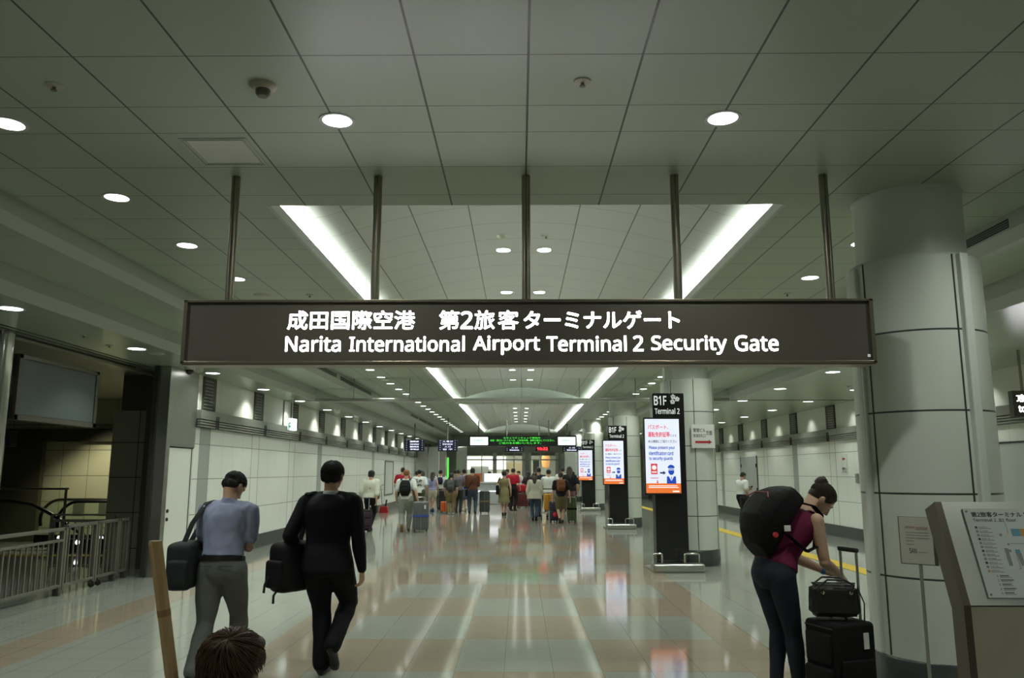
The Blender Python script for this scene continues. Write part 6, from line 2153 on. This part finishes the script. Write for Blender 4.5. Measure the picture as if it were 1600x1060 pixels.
FA, LA, RA = crowd('person in a cream blouse with a black bob pulling a dark trolley by the wall', -4.15, 22.5, 1.70, tee(c_cream, sleeve=1.3, hem=0.02, infl=0.022, sk=1.7), tro(c_blk, k=1.05), ('bob', h_black), feet=walk(0.12), female=True, hands=(None, (0.12, -0.10, 0.455)))
satchel(FA, 'thin strapped crossbody bag on the person in the cream blouse', LA, RA, W_('taupe_bag', (0.16, 0.13, 0.10)), (0.20, 0.06, 0.93), 0.09, 0.2, 0.18, 'right', cross=True, flap=False, strap_w=0.014)
suitcase('dark purple trolley case tilted behind the person in the cream blouse', -4.16, 21.92, 0.34, 0.22, 0.58, W_('case_purple', (0.030, 0.016, 0.028)), R(8), True, R(-20), 0.36)
FB_, LB, RB = crowd('person in a red T-shirt and black shorts walking by the white wall', -4.50, 31.0, 1.82, tee(c_red), sho(c_blk, len=0.95), HB, feet=walk(0.15, True))
FC, LCc, RC = crowd('person with ginger hair in a white T-shirt and light grey trousers pulling a grey suitcase', -3.10, 22.03, 1.72, tee(c_white), tro(c_lgrey, k=1.42), ('short', h_ginger), feet=((-0.06, -0.34, 0.02, 55), (0.07, 0.12, 0, 0)), hands=((-0.15, 0.06, 0.47), (0.20, -0.05, 0.475)), shoes=W_('shoe_tan', (0.20, 0.14, 0.06)))
backpack(FC, 'plain black backpack on the person with ginger hair', LCc, RC, c_pack, 0.31, 0.15, 0.10, 0.92, 0.0)
suitcase('grey hard suitcase with a blue luggage belt pulled by the ginger-haired person', -2.66, 21.9, 0.42, 0.27, 0.80, mat('case_grey', (0.105, 0.105, 0.105), 0.35), R(5), False, 0, 0.10, mat('belt_blue', (0.03, 0.06, 0.28), 0.6), True, None, m_chrome, m_chrome)
FD, LD, RD = crowd('person in a white T-shirt with dark print and olive shorts', -3.68, 29.6, 1.74, tee(c_white, hem=-0.10), sho(c_olive, k=1.45, len=1.0), HB, feet=walk(0.10))
g = MB()
rnd = random.Random(4)
pD, aD, cD = FD.ring(0.62)
for k in range(16):
    x, z = rnd.uniform(-0.11, 0.11), rnd.uniform(-0.14, 0.13)
    g.box(pD.x + x - 0.02, pD.x + x + 0.02, pD.y - cD - 0.050, pD.y - cD - 0.005 + abs(x) * 0.2, pD.z + z - 0.012, pD.z + z + 0.012)
pr_ = g.build('print', m_ink, None, local=True)
for o in bpy.data.objects:
    if o.get('label', '').startswith('person in a white T-shirt with dark print'):
        pr_.parent = o
crowd('person in a sky blue top and teal skirt walking among the group by the wall', -3.86, 31.8, 1.70, tee(c_ltbl, sleeve=0.8), dict(kind='skirt', mat=c_teal, z=0.36, name='skirt'), ('long', h_black), female=True, feet=walk(0.10))
crowd('person in a dark red top mostly hidden behind the white printed T-shirt', -4.20, 33.0, 1.68, tee(W_('maroon_top', (0.10, 0.02, 0.03))), tro(c_blk), HB)
FG, LG, RG = crowd('person with long dark hair in a lavender top and white shorts', -3.52, 32.6, 1.64, tee(c_lav, sleeve=0, hem=0.05), sho(c_wsh, len=0.5, rise=0.3), ('long', h_brown), female=True, feet=walk(0.10), shoes=W_('shoe_blue', (0.03, 0.06, 0.16)))
FH, LH, RH = crowd('person in white with dark straps and a green bag, next to the lavender top', -3.40, 34.6, 1.73, tee(c_white), tro(W_('green_grey_trousers', (0.07, 0.08, 0.065))), HB)
backpack(FH, 'small dark backpack on the person beside the lavender top', LH, RH, W_('pack_navy', (0.02, 0.02, 0.05)), 0.26, 0.12, 0.3, 0.9, 0.0, False)
satchel(FH, 'dull green tote hanging at the side of the white-shirted person', LH, RH, W_('tote_green', (0.07, 0.08, 0.045)), (0.22, 0.0, 0.80), 0.12, 0.30, 0.36, 'right', flap=False)
FI, LI, RI = crowd('person in dark grey with khaki trousers and a grey backpack', -2.60, 30.6, 1.60, tee(c_dgrey), tro(c_khaki, k=1.5), ('bob', h_black), shoes=W_('shoe_pale', (0.4, 0.36, 0.28)))
backpack(FI, 'grey backpack on the person in khaki trousers', LI, RI, W_('pack_grey', (0.085, 0.09, 0.088)), 0.30, 0.15, 0.18, 0.92, 0.0)
suitcase('tall black suitcase with a pale top standing between the two queues', -3.10, 33.2, 0.40, 0.26, 0.84, mat('case_black', (0.012, 0.012, 0.014), 0.4), 0, False, 0, 0, None, True, None, m_plain)
suitcase('small orange suitcase beside the khaki trousers', -2.93, 31.6, 0.30, 0.2, 0.45, mat('case_orange', (0.55, 0.10, 0.02), 0.4), R(10))
crowd('person in a grey-violet shirt standing behind the grey backpack', -2.42, 31.9, 1.74, tee(c_mgrey), tro(c_dgrey), HB, hands=((-0.1, 0.15, 0.6), (0.1, 0.15, 0.6)), head=(12, 0, 0))
crowd('person mostly hidden behind the grey-violet shirt and the bob of dark hair', -2.78, 34.6, 1.74, tee(c_blk), tro(c_blk), HB)
FL, LL, RL_ = crowd('person in a white top and blue-grey shorts with a bright blue backpack', -2.26, 33.3, 1.76, tee(c_white), sho(c_blueg, len=1.05, k=1.4), HB, rz=R(25), feet=walk(0.06), shoes=W_('shoe_white', (0.6, 0.6, 0.56)))
backpack(FL, 'bright blue backpack in the queue next to the brown sweater', LL, RL_, W_('pack_blue', (0.012, 0.028, 0.20)), 0.32, 0.17, -0.02, 0.95, 0.0, False)
FM, LM, RM = crowd('person in a brown sweater and jeans standing with a dark suitcase', -1.82, 31.1, 1.80, tee(c_brown, sleeve=1.4, infl=0.016, sk=1.55), tro(c_jeans, k=1.35), ('bob', h_black), feet=((-0.11, 0.02, 0, 0), (0.11, 0.05, 0, 0)), hands=((-0.08, 0.16, 0.60), (0.08, 0.16, 0.60)), head=(14, 0, 0))
satchel(FM, 'black crossbody bag at the hip of the brown sweater', LM, RM, c_pack, (-0.22, 0.0, 0.80), 0.10, 0.24, 0.26, 'left', cross=True, flap=False, strap_w=0.02)
suitcase('dark grey hard suitcase standing to the side of the person in the brown sweater', -1.36, 31.5, 0.40, 0.27, 0.86, mat('case_dark_grey', (0.045, 0.055, 0.058), 0.3), 0, False, 0, 0, mat('belt_brown', (0.16, 0.12, 0.06), 0.6), False, None, m_chrome, m_chrome)
FN, LN, RN = crowd('person in a sleeveless olive dress walking with a black tote', -0.58, 29.97, 1.70, dict(mat=c_dress, sleeve=0, hem=0.1, neck=0.95, infl=0.010, skirt=0.27, name='dress', wr=0.006), None, ('bob', h_black), female=True, feet=((-0.045, -0.02, 0, 0), (0.05, 0.10, 0, 0)), hands=((-0.15, 0.03, 0.50), (0.15, 0.0, 0.47)))
satchel(FN, 'black tote under the arm of the person in the olive dress', LN, RN, c_pack, (-0.24, 0.0, 0.93), 0.12, 0.36, 0.34, 'left', flap=False)
Fo, Lo, Ro = crowd('uniformed person in a blue shirt and cap behind the security counter', -1.55, 41.6, 1.66, tee(c_uni), tro(c_navy), ('capped', h_black), rz=R(180))
capm = MB()
capm.lathe([(0.0, 0.075), (0.06, 0.072), (0.092, 0.058), (0.094, 0.045), (0.080, 0.035), (0.080, 0.012), (0.0, 0.012)], (0, 0, 0), 24)
capm.sweep([(-0.06, 0.055, 0.014), (0, 0.115, 0.006), (0.06, 0.055, 0.014)], [(0.02, 0.004)] * 3, 8)
bmesh.ops.transform(capm.bm, matrix=Fo.HM @ Matrix.Translation((0, 0, 0.035)), verts=capm.bm.verts)
for o in list(bpy.data.objects):
    if o.get('label', '').startswith('uniformed person'):
        capm.build('peaked_cap', c_navy, o, smooth=True, local=True)
crowd('person in a pale blue shirt standing just past the end of the counter', -0.55, 38.6, 1.78, tee(c_uni), tro(c_navy), HB, rz=R(150))
FQ, LQ, RQ = crowd('person with a white collar, red top and black trousers behind the olive dress', -0.30, 33.6, 1.80, tee(c_red, hem=0.3), tro(c_blk, rise=0.5), HB, rz=R(-20), hands=(None, (0.15, 0.10, 0.5)))
crowd('person in a white top seen small between the red top and the long dark hair', 0.02, 42.5, 1.70, tee(c_white), tro(c_navy), HB, rz=R(120))
crowd('person with long black hair and a dark top behind the red suitcase', 0.36, 38.3, 1.66, tee(W_('plum_top', (0.05, 0.02, 0.04))), tro(c_blk), ('long', h_black), female=True, rz=R(-30))
suitcase('dark red suitcase standing under a bright red bag', 0.12, 36.6, 0.52, 0.30, 0.66, mat('case_dark_red', (0.075, 0.008, 0.014), 0.4))
o = MB().box(-0.16, 0.40, 36.42, 36.74, 0.70, 1.00, 0.05, 4).build('travel_bag', W_('bag_red', (0.30, 0.010, 0.022)))
for p in o.data.polygons:
    p.use_smooth = True
tag(o, 'bright red bag lying on the dark red suitcase', 'bag')
suitcase('dark wine suitcase beside the red one, toward the olive dress', -0.34, 36.6, 0.36, 0.25, 0.62, mat('case_wine', (0.045, 0.008, 0.014), 0.45))
FT, LT, RT = crowd('person with long brown hair in a pale cardigan and blue jeans', 0.49, 26.9, 1.62, dict(mat=W_('cream_cardigan', (0.50, 0.49, 0.40)), sleeve=1.6, hem=-0.22, infl=0.022, flare=0.10, sk=1.6, name='cardigan', wr=0.007), tro(c_jeans, k=1.15), ('long', h_brown), female=True, feet=walk(0.13), shoes=c_blk)
FU, LU, RU = crowd('tall person in a navy T-shirt and jeans ahead of the pale cardigan', 0.68, 29.2, 1.82, tee(c_navy), tro(c_jeans), HB, feet=walk(0.12, True))
FV, LV, RV = crowd('person in a white T-shirt and pale trousers pushing a baggage cart', 1.02, 28.4, 1.74, tee(c_white, infl=0.016), tro(c_lgrey), HB, feet=walk(0.12), hands=((-0.12, 0.26, 0.60), (0.12, 0.26, 0.60)))
# baggage cart with an orange case
t = thing('baggage_cart', 'steel airport baggage cart between the pale cardigan and the khaki shorts', 'cart', (0.98, 27.9, 0))
MB().box(0.72, 1.20, 27.45, 28.15, 0.20, 0.23, 0.008).build('platform', m_steel, t)
for x in (0.74, 1.18):
    MB().sweep([(x, 27.47, 0.21), (x, 27.42, 0.6), (x, 27.30, 1.02)], 0.016, 10).build('upright', m_steel, t, smooth=True)
    for y in (27.5, 28.1):
        MB().cyl((x - 0.015, y, 0.07), (x + 0.015, y, 0.07), 0.07, seg=16).build('wheel', m_wheel, t, smooth=True)
        MB().box(x - 0.012, x + 0.012, y - 0.02, y + 0.02, 0.07, 0.21).build('fork', m_steel, t)
MB().sweep([(0.74, 27.30, 1.02), (1.18, 27.30, 1.02)], 0.018, 10).build('push_bar', m_blackm, t, smooth=True)
so = suitcase('orange-yellow suitcase riding on the baggage cart', 1.0, 27.85, 0.34, 0.24, 0.62, mat('case_yellow', (0.52, 0.25, 0.02), 0.4))
so.location.z = 0.231
FW, LW2, RW = crowd('person in a black T-shirt and khaki shorts with a brown backpack, pulling two cases', 1.30, 25.6, 1.64, tee(c_blk), sho(c_kshort, len=1.0, k=1.4), HB, feet=walk(0.12, True), hands=((-0.165, 0.03, 0.45), (0.175, 0.0, 0.45)))
backpack(FW, 'brown backpack with a pale band on the person in khaki shorts', LW2, RW, W_('pack_brown', (0.15, 0.058, 0.022)), 0.29, 0.16, 0.28, 1.0, 0.0)
suitcase('dark navy suitcase with a red patch beside the khaki shorts', 1.09, 26.05, 0.28, 0.24, 0.66, mat('case_navy', (0.022, 0.022, 0.04), 0.45), 0, True, 0, 0.08)
o = MB().ball((1.12, 25.84, 0.25), (0.07, 0.035, 0.08), 14, 10).build('pouch', W_('pouch_red', (0.45, 0.03, 0.06)), None, smooth=True)
tag(o, 'small red pouch hanging on the dark navy suitcase', 'pouch')
suitcase('olive green hard suitcase trailing at the side of the khaki shorts', 1.66, 26.0, 0.30, 0.26, 0.80, mat('case_green', (0.075, 0.105, 0.045), 0.4), 0, False, 0, 0.0, c_blk)
crowd('person with long hair in a black top, taller than the brown backpack next to them', 1.78, 28.8, 1.84, tee(c_blk), tro(W_('rose_trousers', (0.22, 0.12, 0.12)), k=1.1), ('long', h_brown), female=True, feet=walk(0.1))
crowd('person in a white shirt partly hidden behind the long hair and the brown backpack', 1.72, 32.4, 1.84, tee(c_white), tro(c_dgrey), HB)
crowd('person in dark clothes standing by the deepest totem', 2.30, 34.9, 1.66, tee(c_dgrey), tro(c_jeans), HB, feet=walk(0.1))
FX_, LX, RX = crowd('person in a white shirt and black trousers reading a phone by the grey doors', 6.90, 25.3, 1.64, tee(c_white, hem=0.12, infl=0.014), tro(c_blk), HB, rz=R(-60), head=(14, 0, 0), hands=((-0.03, 0.20, 0.64), (0.165, 0.03, 0.47)))
suitcase('black suitcase beside the person reading a phone', 6.93, 24.92, 0.34, 0.26, 0.84, c_pack, R(-6), True)
o = MB().box(-0.035, 0.035, -0.005, 0.005, -0.07, 0.07, 0.004).build('phone', m_black)
o.location = (LX[0] + 0.38, LX[1] + 0.24, 1.10)
o.rotation_euler = (R(-40), 0, R(-60))
tag(o, 'phone held up by the person at the grey doors', 'phone')

# red stand on the floor by the wall
t = thing('dustpan', 'small red box with a tall grey hooked handle on the floor by the white wall', 'dustpan', (-5.35, 32.0, 0))
MB().prism([(-5.52, 0.0), (-5.18, 0.0), (-5.22, 0.24), (-5.48, 0.24)], 'y', 31.9, 32.15).build('pan', mat('pan_red', (0.45, 0.015, 0.025), 0.45), t)
MB().sweep([(-5.42, 32.0, 0.2), (-5.48, 32.0, 0.85), (-5.50, 32.0, 1.02), (-5.40, 32.0, 1.08)], 0.018, 8).build('handle', m_tube, t, smooth=True)
MB().sweep([(-5.30, 32.0, 0.2), (-5.25, 32.0, 0.5)], 0.03, 8).build('brush', m_blackm, t, smooth=True)

# ------------------------------------------------------------------ tidy up
bpy.data.scenes.remove(TMP)
